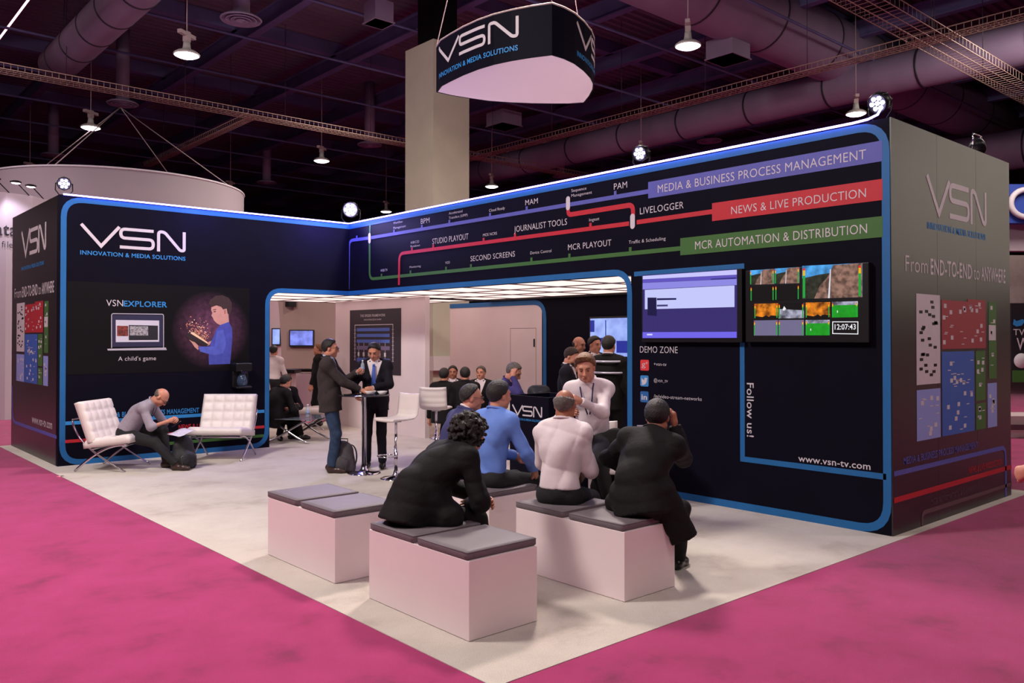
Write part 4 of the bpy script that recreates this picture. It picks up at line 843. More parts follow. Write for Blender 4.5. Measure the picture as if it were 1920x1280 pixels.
# --- white bench boxes and their cushions
def bench(x, y, label, ln=1.11, w=.55):
    o = empty('bench', (x, y, 0), 0, label, 'bench', 'white box benches')
    m = MB(); m.box((0, 0, .006), (w, ln, .478)); m.build('box', BOXW, o, bevel=.004)
    m = MB(); m.box((.002, ln/2-.001, .479), (w-.002, ln/2+.001, .4795)); m.build('seam', mat('seam_grey', (120, 100, 104), .7), o); return o
def cushion(x, y, label, w=.55, l=.5, dent=0.0, z=.4795):
    o = empty('seat_cushion', (x, y, z), 0, label, 'cushion', 'grey seat cushions on the white benches'); m = MB(); N = 14; vs = []; fs = []
    for i in range(N+1):
        for j in range(N+1):
            u = i/N; v = j/N; e = min(u, 1-u, v, 1-v); zz = .05+.008*min(1, e*6)-dent*math.exp(-((u-.5)**2+(v-.5)**2)*9); vs.append((u*w, v*l, zz))
    for i in range(N):
        for j in range(N): a = i*(N+1)+j; fs.append((a, a+N+1, a+N+2, a+1))
    b0 = len(vs); edge = [i*(N+1) for i in range(N+1)]+[N*(N+1)+j for j in range(1, N+1)]+[i*(N+1)+N for i in range(N-1, -1, -1)]+[j for j in range(N-1, 0, -1)]
    for lay, (dz, ins) in enumerate(((.042, -.004), (.008, -.004), (0, .003))):
        for k in edge: x_, y_, _ = vs[k]; vs.append((x_+(ins if x_ < w/2 else -ins), y_+(ins if y_ < l/2 else -ins), dz))
    E_ = len(edge)
    for lay in range(3):
        for k in range(E_):
            a = edge[k] if lay == 0 else b0+(lay-1)*E_+k; a2 = edge[(k+1) % E_] if lay == 0 else b0+(lay-1)*E_+(k+1) % E_; fs.append((a, a2, b0+lay*E_+(k+1) % E_, b0+lay*E_+k))
    fs.append(tuple(b0+2*E_+k for k in range(E_))); m.add(vs, fs, True); m.build('pad', CUSH, o)
    m = MB(); m.tube([(-.003, -.003, .044), (w+.003, -.003, .044), (w+.003, l+.003, .044), (-.003, l+.003, .044), (-.003, -.003, .044)], .004, 6); m.build('piping', CUSH, o); return o
bench(3.08, 3.88, 'white box bench nearest the carpet corner, the one in front of all')
bench(3.07, 5.44, 'white box bench with two empty grey cushions, at the left')
bench(4.33, 3.76, 'white box bench at the right, under the white shirt and the black suit')
bench(4.40, 5.28, 'white box bench at the back, half hidden behind the curly haired man')
cushion(3.08, 3.90, 'empty grey cushion on the near end of the front bench'); cushion(3.08, 4.46, 'grey cushion under the curly haired man in black', dent=.015)
cushion(3.07, 5.46, 'grey cushion on the near end of the left bench, overlapping in view'); cushion(3.07, 6.04, 'grey cushion on the far left end of the left bench')
cushion(4.33, 3.78, 'grey cushion under the man in the black suit at the right', dent=.012); cushion(4.33, 4.36, 'grey cushion under the bald man in the white shirt', dent=.012)
cushion(4.40, 5.30, 'grey cushion under the man in the light blue shirt', dent=.012); cushion(4.40, 5.87, 'grey cushion under the balding man in the dark blue jacket', dent=.012)
# --- white tufted lounge chairs with crossed chrome legs
def tuft(mb, o, ex, ey, ez, w, l, th, nx, ny, wrap=0.0):
    """quilted pad: o corner, ex width dir, ey length dir, ez up"""
    o, ex, ey, ez = map(np.array, (o, ex, ey, ez)); R = 6; NX, NY = nx*R, ny*R; top = []; fs = []
    for i in range(NX+1):
        for j in range(NY+1):
            u = i/NX; v = j/NY; gx_ = abs(math.sin(math.pi*u*nx)); gy_ = abs(math.sin(math.pi*v*ny)); e = min(1, min(u, 1-u)*w/.025, min(v, 1-v)*l/.025); e = math.sqrt(max(0, 1-(1-e)**2))
            top.append(o+ex*u*w+ey*v*l+ez*(th*.80+th*.2*e*(.25+.75*min(gx_, gy_)**.45)-(1-e)*.02))
    n = len(top); bot = [o+ex*(i/NX)*w+ey*(j/NY)*l for i in range(NX+1) for j in range(NY+1)]
    f = lambda i, j: i*(NY+1)+j
    for i in range(NX):
        for j in range(NY): a = [f(i, j), f(i+1, j), f(i+1, j+1), f(i, j+1)]; fs += [a, [q+n for q in a[::-1]]]
    for i in range(NX): fs += [[f(i, 0), f(i, 0)+n, f(i+1, 0)+n, f(i+1, 0)], [f(i, NY), f(i+1, NY), f(i+1, NY)+n, f(i, NY)+n]]
    for j in range(NY): fs += [[f(0, j), f(0, j+1), f(0, j+1)+n, f(0, j)+n], [f(NX, j), f(NX, j)+n, f(NX, j+1)+n, f(NX, j+1)]]
    mb.add(top+bot, fs, True)
def bez(a, b, c, d, n=14): return [tuple((1-t)**3*np.array(a)+3*(1-t)**2*t*np.array(b)+3*(1-t)*t*t*np.array(c)+t**3*np.array(d)) for t in np.linspace(0, 1, n)]
def lounge(x, y, rz, label, w=.76):
    o = empty('lounge_chair', (x, y, .004), rz, label, 'chair', 'white tufted lounge chairs')
    for q in (-1, 1):
        m = MB(); X = q*(w/2-.03)
        m.tube(bez((X, -.40, .70), (X, -.34, .42), (X, -.12, .25), (X, .34, .006), 16), .011, 8, flat=1.5); m.tube(bez((X, .36, .36), (X, .1, .38), (X, -.12, .22), (X, -.36, .006), 16), .011, 8, flat=1.5)
        m.build('side_frame', CHR, o)
    m = MB(); m.tube([(-w/2+.03, .30, .345), (w/2-.03, .30, .345)], .011, 8); m.tube([(-w/2+.03, -.12, .30), (w/2-.03, -.12, .30)], .011, 8); m.tube([(-w/2+.03, -.40, .70), (w/2-.03, -.40, .70)], .011, 8); m.build('cross_bar', CHR, o)
    m = MB(); e = unit((0, 1, .13)); tuft(m, (-w/2, -.22, .31), (1, 0, 0), e, unit(np.cross((1, 0, 0), e)), w, .64, .12, 4, 3); m.build('seat', LEA, o)
    m = MB(); e = unit((0, -.36, 1)); tuft(m, (-w/2, -.16, .37), (1, 0, 0), e, unit(np.cross((1, 0, 0), e))*-1*-1 if False else -unit(np.cross(e, (1, 0, 0)))*-1, w, .58, .11, 5, 4); m.build('backrest', LEA, o)
    return o
lounge(3.52, 12.30, yaw2((.62, -.62)), 'white tufted lounge chair with the bald seated man in it')
lounge(5.02, 12.22, yaw2((-.62, -.70)), 'empty white tufted lounge chair under the wall dispenser', w=.80)
# --- dispenser on the wall
p = gy(452, 718, Y0-.1); o = empty('coffee_machine', (p[0], Y0, 1.0), 0, 'small black machine with a glass jug mounted on the black wall above the empty chair', 'machine')
m = MB(); m.box((-.13, -.22, .27), (.13, -.002, .40)); m.box((-.13, -.08, .0), (.13, -.002, .27)); m.box((-.13, -.22, 0), (.13, -.002, .03)); m.build('body', BLKPL, o, bevel=.012)
m = MB(); m.box((-.05, -.225, .235), (.05, -.21, .265)); m.build('label_plate', CHR, o)
m = MB(); m.lathe([(.045, 0), (.075, .02), (.085, .09), (.06, .16), (.045, .19), (.05, .2)], (0, -.14, .032), 18); m.build('jug', mat('smoked_glass', (70, 90, 120), .08, spec=.8, alpha=.55), o)
m = MB()
for q in (-.09, .09): m.box((q-.012, -.226, .03), (q+.012, -.221, .05))
m.build('foot_light', CHR, o)
# --- bar stools
def stool(x, y, rz, label, col=LEA, h=.74):
    o = empty('bar_stool', (x, y, .004), rz, label, 'bar stool', 'white bar stools')
    m = MB(); m.lathe([(.20, 0), (.20, .008), (.17, .018), (.06, .032), (.035, .06), (.03, .10)], n=28); m.build('base', CHR, o)
    m = MB(); m.lathe([(.024, .06), (.024, .42), (.017, .42), (.017, h-.02), (.07, h-.02), (.07, h-.005)], n=16); m.build('pole', CHR, o)
    m = MB(); m.tube([(.0, .02, .30)]+[(.13*math.sin(a), .14-.13*math.cos(a)*.9, .30) for a in np.linspace(.25, 6.03, 18)]+[(0, .02, .30)], .009, 7); m.build('footrest', CHR, o)
    # one folded shell: seat curving up into the back
    prof = [(.21, h+.0), (.19, h+.02), (.0, h+.012), (-.14, h+.02), (-.185, h+.055), (-.20, h+.12), (-.205, h+.2), (-.215, h+.30), (-.225, h+.335)]
    m = MB(); vs = []; fs = []; NW = 8; P_ = [Vector((0, a, b)) for a, b in prof]; rows = []
    fine = []
    for i in range(len(P_)-1):
        for k in range(4): fine.append(P_[i].lerp(P_[i+1], k/4))
    fine.append(P_[-1]); n = len(fine)
    for side in (0, 1):
        for i, p in enumerate(fine):
            t = (fine[min(i+1, n-1)]-fine[max(i-1, 0)]).normalized(); nn = Vector((0, t.z, -t.y)); ww = .205-.015*abs(i/n-.5); rib = .004*math.sin(i*1.57)
            for k in range(NW+1):
                u = k/NW*2-1; ed = .018 if abs(u) < .95 and 0 < i < n-1 else .004
                off = -nn*(ed+rib) if side == 0 else nn*ed; vs.append((u*ww, p.y+off.y+.0, p.z+off.z+.01*u*u))
    W_ = NW+1
    for side in (0, 1):
        for i in range(n-1):
            for k in range(NW): a = side*n*W_+i*W_+k; fs.append((a, a+1, a+W_+1, a+W_))
    for i in range(n-1):
        for k in (0, NW): a = i*W_+k; b = n*W_+a; fs.append((a, a+W_, b+W_, b))
    for i in (0, n-1):
        for k in range(NW): a = i*W_+k; b = n*W_+a; fs.append((a, a+1, b+1, b))
    m.add(vs, fs, True); m.build('seat_shell', col, o); return o
stool(5.95, 9.00, yaw2((-.98, -.1)), 'empty white bar stool on a chrome pole beside the high round table')
p = gd(970, 745, 10.6); stool(p[0], p[1], yaw2((.75, .65)), 'white bar stool whose back shows behind the black counter box', h=.70)
p = gd(818, 740, 12.3); stool(p[0], p[1], yaw2((.7, .6)), 'white bar stool in the gap right of the partition wall', h=.74)
# --- high round table
TX, TY = 5.86, 9.62; GLS = mat('dark_glass', (36, 34, 40), .08, spec=.9)
o = empty('bar_table', (TX, TY, .004), 0, 'high round dark glass table on a chrome pole between the two standing men', 'table')
m = MB(); m.lathe([(.22, 0), (.22, .008), (.19, .02), (.07, .035), (.04, .07), (.035, .10)], n=28); m.build('base', CHR, o)
m = MB(); m.lathe([(.032, .06), (.032, 1.015), (.12, 1.02), (.12, 1.03)], n=18); m.build('pole', CHR, o); m = MB(); m.lathe([(.335, 0), (.34, .004), (.34, .010), (.335, .014), (0, .014)], (0, 0, 1.03), 40); m.build('table_top', GLS, o)
PORC = mat('white_porcelain', (230, 222, 224), .25)
TZ = 1.048
for dx, dy, r, lb in ((.08, -.02, .085, 'white bowl with skewers on the high round table'), (.17, -.17, .07, 'smaller white dish on the right side of the high table')):
    b = empty('bowl', (TX+dx, TY+dy, TZ+.001), 0, lb, 'bowl'); m = MB(); m.lathe([(r*.5, 0), (r*.55, .004), (r, .045), (r-.005, .046), (r*.5, .01), (0, .009)], n=24); m.build('dish', PORC, b)
    if r > .08:
        for k in range(5): m = MB(); a = k*1.2; m.tube([(.02*math.cos(a), .02*math.sin(a), .012), (.05*math.cos(a), .05*math.sin(a), .085)], .002, 5); m.build('skewer', mat('wood_stick', (190, 160, 120), .6), b)
ph = MB(); ph.box((-.075, -.05, 0), (.075, .05, .009)); ph.build('tablet', BLKPL, None, bevel=.003, label='dark handheld tablet lying at the left of the high round table', cat='tablet').location = (TX-.18, TY+.06, TZ)
m = MB(); m.box((-.06, -.045, 0), (.06, .045, .012)); m.build('notebook', mat('notebook_black', (30, 26, 30), .6), None, bevel=.002, label='small black notebook beside the bowl on the high round table', cat='notebook').location = (TX-.04, TY-.17, TZ)
# --- bags
BAGM = mat('grey_nylon', (62, 56, 62), .8, var=.25, vscale=14, bump=.3, bscale=30); BAGB = mat('black_nylon', (24, 22, 28), .7, var=.2, vscale=12, bump=.3, bscale=30)
def bag(loc_, rz, label, mt, w=.32, d=.2, h=.46, strap=True, paper=False, name='backpack'):
    o = empty(name, loc_, rz, label, 'bag'); f = Field(.012); f.ell((0, 0, h*.30), (w*.5, d*.55, h*.34), k=.05); f.ell((0, -.01, h*.62), (w*.42, d*.42, h*.36), k=.06); f.ell((0, .05+d*.25, h*.28), (w*.36, d*.28, h*.24), k=.03)
    f.cap((-w*.3, 0, .05), (w*.3, 0, .05), .07, k=.05); f.post.append(folds(3, .007, 26)); f.post.append(lambda P, D: np.maximum(D, .002-P[..., 2])); V, Fq = f.mesh(); vmesh('sack', [(V, Fq, 0)], o, [mt])
    m = MB(); m.tube([(-.05, -.02, h*.93), (-.05, -.03, h*1.04), (.05, -.03, h*1.04), (.05, -.02, h*.93)], .008, 6); m.build('handle', mt, o)
    if strap:
        for q in (-1, 1): m = MB(); m.tube(bez((q*.07, -.07, h*.85), (q*.12, -.2, h*.8), (q*.13, -.2, h*.3), (q*.12, -.09, .06)), .016, 6, flat=.4); m.build('strap', mt, o)
    m = MB(); m.tube([(-w*.3, .07+d*.38, h*.12), (-w*.33, .05+d*.36, h*.40), (0, .05+d*.40, h*.46), (w*.33, .05+d*.36, h*.40), (w*.3, .07+d*.38, h*.12)], .004, 5); m.build('zip', MET, o); return o
bag((5.72, 9.92, .004), yaw2((-.8, -.6)), 'grey backpack slumped on the floor under the high round table', BAGM, .32, .22, .42)
bag((4.20, 11.58, .004), yaw2((.2, -1)), 'black trolley bag with white piping beside the seated bald man', BAGB, .34, .22, .47, False, name='travel_bag')
m = MB()
for k in range(7): pass
vs = []; fs = []
for i in range(9):
    for j in range(5): u = i/8-.5; v = j/4-.5; vs.append((u*.30, v*.21, .02*math.sin(u*4)+.015*v))
for i in range(8):
    for j in range(4): a = i*5+j; fs.append((a, a+5, a+6, a+1))
m.add(vs, fs, True); pg = m.build('magazine', mat('paper_print', (206, 198, 214), .5, var=.18, vscale=30), None, label='open pale magazine lying on top of the black travel bag', cat='magazine'); pg.location = (4.15, 11.52, .512); pg.rotation_euler = (.05, -.05, .4); sm = pg.modifiers.new('th', 'SOLIDIFY'); sm.thickness = .004
p = gz(952, 1004); bag((p[0]+.05, p[1]+.12, .004), yaw2((-.7, -.7)), 'black shoulder bag standing in the gap between the rear and right benches', BAGB, .24, .16, .44, False, name='shoulder_bag')
# --- black counter box with the logo, white table behind it
VP = Plane('x', 5.80, 1); o = empty('counter', (5.8, 6.03, 0), 0, 'open black counter box printed with the logo, in front of the presenter', 'counter'); Lv = Matrix.Translation((5.8, 6.03, 0))
m = MB(); m.box((5.80, 6.03, 0.004), (5.83, 6.62, 1.2)); m.box((5.83, 6.03, .004), (6.38, 6.06, 1.2)); m.box((6.35, 6.06, .004), (6.38, 6.62, 1.2)); m.box((5.83, 6.59, .004), (6.35, 6.62, 1.2)); m.box((5.83, 6.06, .9), (6.35, 6.59, .92)); m.build('shell', BLK, o, local=Lv)
m = MB(); logo(m, VP, -6.575, .99, -6.13, 1.10, (.001, .004)); m.build('logo', WHI, o, local=Lv); m = MB(); write(m, VP, 'INNOVATION & MEDIA SOLUTIONS', -6.575, .945, -6.13, .022, .02); m.build('lettering', CYA, o, local=Lv)
p = gd(1158, 770, 8.9); o = empty('side_table', (p[0], p[1], .004), yaw2(fw[:2]), 'white shelf table behind the presenter with papers on it', 'table')
m = MB(); m.box((-.35, -.2, .70), (.45, .3, .73)); m.build('table_top', BOXW, o, bevel=.003)
for a, b in ((-.33, -.18), (.40, -.18), (.40, .25), (-.33, .25)): m = MB(); m.box((a, b, 0), (a+.04, b+.04, .70)); m.build('leg', BOXW, o)
m = MB(); m.box((-.3, -.15, .35), (.4, .25, .37)); m.build('shelf', BOXW, o)
for k, (x, y, z, w, d, h) in enumerate(((-.05, -.05, .735, .2, .14, .03), (.22, 0, .735, .12, .1, .12))):
    m = MB(); m.box((0, 0, 0), (w, d, h)); q = m.build(('paper_stack', 'small_box')[k], (mat('paper_white', (226, 216, 220), .6), mat('box_grey', (150, 140, 150), .6))[k], None, bevel=.002, label=('white stack of paper on the table behind the presenter', 'small grey box on the table behind the presenter')[k], cat=('paper', 'box')[k]); c = math.cos(o.rotation_euler[2]); s_ = math.sin(o.rotation_euler[2]); q.location = (p[0]+x*c-y*s_, p[1]+x*s_+y*c, z+.004); q.rotation_euler[2] = o.rotation_euler[2]
# bar table of the man on the phone, with camera bag
p = gd(1032, 738, 10.5); PT = p; o = empty('bar_table', (p[0], p[1], .004), 0, 'high round table where the man on the phone rests his arm', 'table')
m = MB(); m.lathe([(.22, 0), (.22, .01), (.05, .035), (.035, .1)], n=24); m.build('base', CHR, o); m = MB(); m.lathe([(.03, .06), (.03, 1.06)], n=14); m.build('pole', CHR, o); m = MB(); m.lathe([(.33, 1.06), (.34, 1.067), (.33, 1.074), (0, 1.074)], n=32); m.build('table_top', GLS, o)
f = bag((p[0]-.2, p[1]-.0, 1.08), yaw2((-.5, -.8)), 'black camera bag standing on the high table beside the man on the phone', BAGB, .22, .12, .12, False, name='camera_bag')
o = empty('tripod', (p[0]-.02, p[1]-.42, .004), 0, 'black folded tripod leaning at the table behind the counter box', 'tripod')
for a in (0, 2.1, 4.2): m = MB(); m.tube([(.02*math.cos(a), .02*math.sin(a), 1.2), (.2*math.cos(a), .2*math.sin(a), 0)], .011, 6); m.build('leg', BLKPL, o)
m = MB(); m.ell((0, 0, 1.24), (.04, .04, .05)); m.build('head', BLKPL, o)
# --- lounge corner behind the left opening
def xtable(x, y, rz, label):
    o = empty('glass_table', (x, y, .004), rz, label, 'table')
    for q in (-1, 1):
        m = MB(); X = q*.38; m.tube(bez((X, -.4, .40), (X, -.1, .3), (X, .1, .1), (X, .4, .006)), .012, 8, flat=1.5); m.tube(bez((X, .4, .40), (X, .1, .3), (X, -.1, .1), (X, -.4, .006)), .012, 8, flat=1.5); m.build('crossed_leg', CHR, o)
    m = MB(); m.box((-.48, -.48, .405), (.48, .48, .418)); m.build('glass_top', mat('clear_glass_top', (120, 128, 135), .06, spec=.9, alpha=.7), o, bevel=.003)
xtable(*gd(560, 785, 14.6)[:2], .6, 'low glass table with crossed chrome legs seen through the left opening')
def ottoman(x, y, rz, label):
    o = empty('ottoman', (x, y, .004), rz, label, 'ottoman', 'white ottomans with crossed chrome legs')
    for q in (-1, 1): m = MB(); X = q*.28; m.tube(bez((X, -.26, .30), (X, -.1, .2), (X, .1, .1), (X, .28, .006)), .010, 8, flat=1.5); m.tube(bez((X, .26, .30), (X, .1, .2), (X, -.1, .1), (X, -.28, .006)), .010, 8, flat=1.5); m.build('crossed_leg', CHR, o)
    m = MB(); tuft(m, (-.31, -.29, .31), (1, 0, 0), (0, 1, 0), (0, 0, 1), .62, .58, .12, 3, 3); m.build('pad', LEA, o); return o
p = gz(598, 805); ottoman(p[0]+.1, p[1]+.15, .5, 'white ottoman left of the standing man in jeans')
p = gz(672, 800); lounge(p[0]+.35, p[1]+.2, yaw2((-.9, -.1)), 'white tufted lounge chair by the partition wall, between the standing men')
p = gz(510, 800); lounge(p[0]-.25, p[1]+.2, yaw2((.7, .7)), 'white lounge chair cut off by the blue edged opening, under a seated man')
def bottle(x, y, z, label):
    o = empty('water_bottle', (x, y, z), 0, label, 'bottle'); m = MB(); m.lathe([(.03, 0), (.033, .01), (.033, .12), (.03, .15), (.013, .18), (.013, .2)], n=14); m.build('body', mat('clear_plastic', (190, 200, 215), .1, alpha=.5, spec=.8), o)
    m = MB(); m.lathe([(.015, .2), (.015, .218), (0, .218)], n=12); m.build('cap', mat('bottle_cap_white', (230, 230, 235), .4), o); m = MB(); m.lathe([(.0336, .05), (.0336, .10)], n=14); m.build('sticker', mat('bottle_sticker', (130, 150, 190), .5), o); return o
p = gd(577, 775, 14.5); bottle(p[0], p[1], .425, 'clear water bottle on the low glass table')
# ================================================================ people
BS = mat('black_suit', (15, 11, 13), .8, var=.25, vscale=10, bump=.2, bscale=25, spec=.25); CH2 = mat('charcoal_blazer', (48, 38, 38), .9, var=.3, vscale=40, bump=.15, bscale=30); NV = mat('navy_suit', (20, 16, 26), .85, var=.2, bump=.1, bscale=25, spec=.25)
WS = mat('white_shirt', (216, 200, 204), .75, var=.04, bump=.2, bscale=14); LBS = mat('light_blue_shirt', (92, 124, 200), .75, var=.08, bump=.2, bscale=14); GS = mat('grey_shirt', (150, 140, 152), .8, var=.1, vscale=30, bump=.2, bscale=14)
DBJ = mat('dark_blue_jacket', (44, 44, 92), .85, var=.15, bump=.15, bscale=20); PUR = mat('purple_shirt', (52, 42, 104), .8, var=.15, bump=.2, bscale=14); JEA = mat('blue_jeans', (34, 54, 84), .85, var=.35, vscale=18, bump=.1, bscale=60)
TRO = mat('black_trousers', (19, 16, 21), .85, var=.15, bump=.12, bscale=22); TIE = mat('blue_tie', (62, 92, 176), .6); TIED = mat('dark_tie', (40, 34, 50), .6); LBI = mat('pale_blue_shirt', (168, 180, 214), .7, var=.04)
BRS = mat('brown_shoe_leather', (58, 38, 34), .35)
S_ = .525
def world(p, loc_, rz):   # world point -> a person's own frame
    c, s = math.cos(-rz), math.sin(-rz); x = p[0]-loc_[0]; y = p[1]-loc_[1]; return (x*c-y*s, x*s+y*c, p[2]-(loc_[2] if len(loc_) > 2 else 0))
# 1 bald man in the lounge chair
L = (3.62, 12.13, 0.004); rz = yaw2((.80, -.60))
def phone(root, J):
    m = MB(); c = (J['wr'][0]+J['wr'][1])/2+J['fy']*.10+np.array([0, 0, .02]); M_ = rotm(0, -35); 
    vs = [c+M_ @ np.array(q) for q in ((-.035, -.065, 0), (.035, -.065, 0), (.035, .065, 0), (-.035, .065, 0), (-.035, -.065, .01), (.035, -.065, .01), (.035, .065, .01), (-.035, .065, .01))]
    m.add(vs, [(0, 3, 2, 1), (4, 5, 6, 7), (0, 1, 5, 4), (1, 2, 6, 5), (2, 3, 7, 6), (3, 0, 4, 7)], False); o = m.build('phone', BLKPL, None, label='black phone in the hands of the bald seated man', cat='phone'); o.location = root.location; o.rotation_euler = root.rotation_euler
person('bald person with glasses in a grey shirt, seated and looking down at a phone', L, rz, 1.78, pel=.50, lean=38, bend=22, head=(0, 52, 0), lf=(-.05, .52), rf=(.22, .74), lh=(-.03, .62, .66), rh=(.07, .60, .66), le=(-.6, -.2, -.7), re=(.6, -.2, -.7),
       lk=(-.2, 1, .6), rk=(.2, 1, .6), topm=GS, pants=TRO, hair='bald', hairm=HG, glasses=True, lanyard=True, sleeves=.25, curlL=.8, curlR=.8, shoem=BRS, seed=5, extra=phone, fold=.009)
# 2 standing man in blazer and jeans
L = (5.57, 10.02, 0.004); rz = yaw2((.72, -.55))
def bot(root, J):
    p = J['wr'][0]+np.array([0.04, .07, .03]); c, s = math.cos(root.rotation_euler[2]), math.sin(root.rotation_euler[2]); x, y = p[0], p[1]
    o = bottle(root.location[0]+x*c-y*s, root.location[1]+x*s+y*c, root.location[2]+p[2]-.04, 'clear plastic bottle held by the standing man in jeans'); o.scale = (.8, .8, .8)
person('standing person with glasses, charcoal blazer and blue jeans, holding a bottle', L, rz, 1.78, lean=-2, bend=4, head=(0, 4, 0), lh=(-.08, .36, 1.33), rh=(.12, .42, 1.10), le=(-.5, -.2, -.9), re=(.5, -.5, -.6), lf=(-.12, .0), rf=(.1, .05),
       top='jacket', topm=CH2, pants=JEA, shirtm=LBI, glasses=True, hair='short', curlL=.7, curlR=.5, seed=8, shoem=BRS, extra=bot, wide=1.08, fold=.008, rdir=(-.2, .9, -.1), rpalm=(-.2, 0, -1))
# 3 man in dark suit with blue tie
L = (6.22, 9.92, 0.004); rz = yaw2((-.62, -.70))
person('standing person in a dark suit and bright blue tie, looking down at the high table', L, rz, 1.74, lean=3, bend=6, head=(-8, 26, 0), lh=(-.02, .34, 1.12), rh=(.20, .34, 1.04), le=(-.8, -.2, -.4), re=(.7, -.4, -.5), lf=(-.1, .0), rf=(.12, -.02),
       top='jacket', topm=NV, pants=NV, shirtm=WS, tie=TIE, hair='short', curlL=.7, curlR=.6, seed=9, fold=.008)
# 4 curly haired man on the front bench
L = (3.30, 4.78, 0); rz = yaw2((.97, -.10))
person('person with curly dark hair and a black suit, leaning forward on the front bench', L, rz, 1.84, pel=S_+.10, lean=42, bend=26, head=(8, 12, 0), lf=(-.16, .62), rf=(.14, .58), lh=(-.06, .60, .62), rh=(.06, .44, .62), le=(-.8, -.1, -.4), re=(.8, -.1, -.5),
       top='jacket', topm=BS, pants=BS, shirtm=None, hair='curly', hairm=mat('hair_curly', (34, 25, 20), .5, var=.6, vscale=70, bump=1, bscale=140), vneck=False, res=.011, hres=.006, seed=12, fold=.010, wide=1.10,
       tail=[((0, -.02, S_+.22), (0, -.09, S_+.015), .155, .20, 1, ((0, 1, 0), .72)), ((-.10, .12, S_+.12), (-.14, .16, S_+.04), .12, .13), ((.12, .12, S_+.10), (.16, .16, S_+.04), .12, .13)])
# 5 balding man with glasses, dark blue jacket
L = (4.62, 6.10, 0); rz = yaw2((.95, -.30))
person('balding person with glasses and a dark blue jacket, sitting behind the curly haired one', L, rz, 1.76, pel=S_+.09, lean=16, bend=14, head=(-14, 6, 0), lf=(-.16, .5), rf=(.16, .5), lh=(-.1, .42, .70), rh=(.1, .42, .70), top='jacket', topm=DBJ, pants=TRO, shirtm=WS,
       hair='thin', glasses=True, vneck=False, seed=14, hres=.0065, fold=.008)
# 6 light blue shirt
L = (4.60, 5.52, 0); rz = yaw2((.98, .12))
person('person in a light blue shirt with dark hair, seen from behind on the rear bench', L, rz, 1.84, pel=S_+.09, lean=8, bend=12, head=(-12, 4, 0), lf=(-.16, .52), rf=(.2, .50), lh=(-.05, .40, .74), rh=(.20, .36, .64), re=(.8, -.3, -.5), topm=LBS, pants=TRO,
       hair='short', seed=16, hres=.0065, fold=.013, wide=.94, lanyard=True, res=.011)
# 7 white shirt
L = (4.53, 4.59, 0); rz = yaw2((.90, .42))
def pad(root, J):
    m = MB(); p = J['wr'][1]; a = np.array([.02, -.06, -.12]); m.box((-.008, -.12, -.14), (.008, .10, .16)); o = m.build('folder', mat('brown_folder', (96, 60, 44), .6), None, label='brown folder held under the arm of the white shirted man', cat='folder')
    c, s = math.cos(root.rotation_euler[2]), math.sin(root.rotation_euler[2]); x, y = p[0]+.0, p[1]-.08; o.location = (root.location[0]+x*c-y*s, root.location[1]+x*s+y*c, p[2]+.06); o.rotation_euler = (.15, 0, root.rotation_euler[2]+.1)
person('bald person with grey hair and white shirt, seen from behind on the right bench', L, rz, 1.78, pel=S_+.09, lean=8, bend=14, head=(6, 2, 0), lf=(-.2, .52), rf=(.2, .52), lh=(-.05, .40, .78), rh=(.10, .36, .76), re=(.45, -.5, -.8), le=(-.4, .1, -.9), topm=WS, pants=TRO,
       hair='ring', hairm=HG, skin=SK2, seed=18, hres=.006, fold=.014, lanyard=True, res=.010, wide=.96, extra=pad)
# 8 black suit at the right
L = (4.67, 3.92, 0); rz = yaw2((.90, .43))
person('person in a black suit with a hand at the face, nearest on the right bench', L, rz, 1.84, pel=S_+.09, lean=28, bend=24, side=6, head=(2, 6, 0), lf=(-.22, .50), rf=(.16, .60), rk=(.4, 1, .3), lh=(-.10, .44, .74), rh=(.16, .47, 1.14), le=(-1.0, .1, .1), re=(.25, .1, -1),
       top='jacket', topm=BS, pants=BS, hair='short', vneck=False, res=.010, hres=.006, seed=21, fold=.009, skin=SK2, wide=1.03, curlR=.5, rdir=(-.15, .1, 1), rpalm=(-1, 0, 0),
       tail=[((0, -.02, S_+.24), (0.04, -.06, S_+.02), .155, .19, 1, ((0, 1, 0), .75)), ((.14, .04, S_+.16), (.31, .10, .36), .12, .10, 1, ((0, 1, 0), .8)), ((-.12, .08, S_+.12), (-.16, .12, S_+.05), .12, .12)])
# 9 presenter
p = gd(1113, 800, 7.75); L = (p[0], p[1], 0.0); rz = yaw2((-.78, -.55))
stool(p[0]+.02, p[1]+.02, rz, 'white bar stool under the presenter in the white shirt', h=.66)
person('presenter in a white shirt with light brown hair, leaning on the black counter box', L, rz, 1.80, pel=.90, lean=18, bend=16, side=4, head=(4, 18, 4), lf=(-.16, .22, .3), rf=(.15, .25, .3), lh=world(gd(1088, 752, 7.25), L, rz), rh=world(gd(1066, 775, 7.45), L, rz), le=(-.7, .0, -1), re=(.5, -.2, -1),
       topm=WS, pants=TRO, hair='full', hairm=HB, seed=23, hres=.006, fold=.012, lanyard=True, res=.011, wide=.92)
m = Field(.014); m.cap((0, -.02, .84), (0, -.03, .45), .14, .21, sq=((0, 1, 0), .4)); m.cap((-.17, -.03, .86), (.17, -.03, .84), .05); m.post.append(folds(4, .012, 16)); V, Fq = m.mesh()
p2 = gd(1150, 800, 7.55); jo = vmesh('jacket', [(V-np.array([0, 0, .42]), Fq, 0)], None, [BS], label='black jacket hung over a bar stool behind the presenter', cat='jacket'); jo.location = (p2[0], p2[1], .42); jo.rotation_euler[2] = rz
stool(p2[0], p2[1], rz, 'bar stool behind the presenter with the black jacket over it', h=.60)
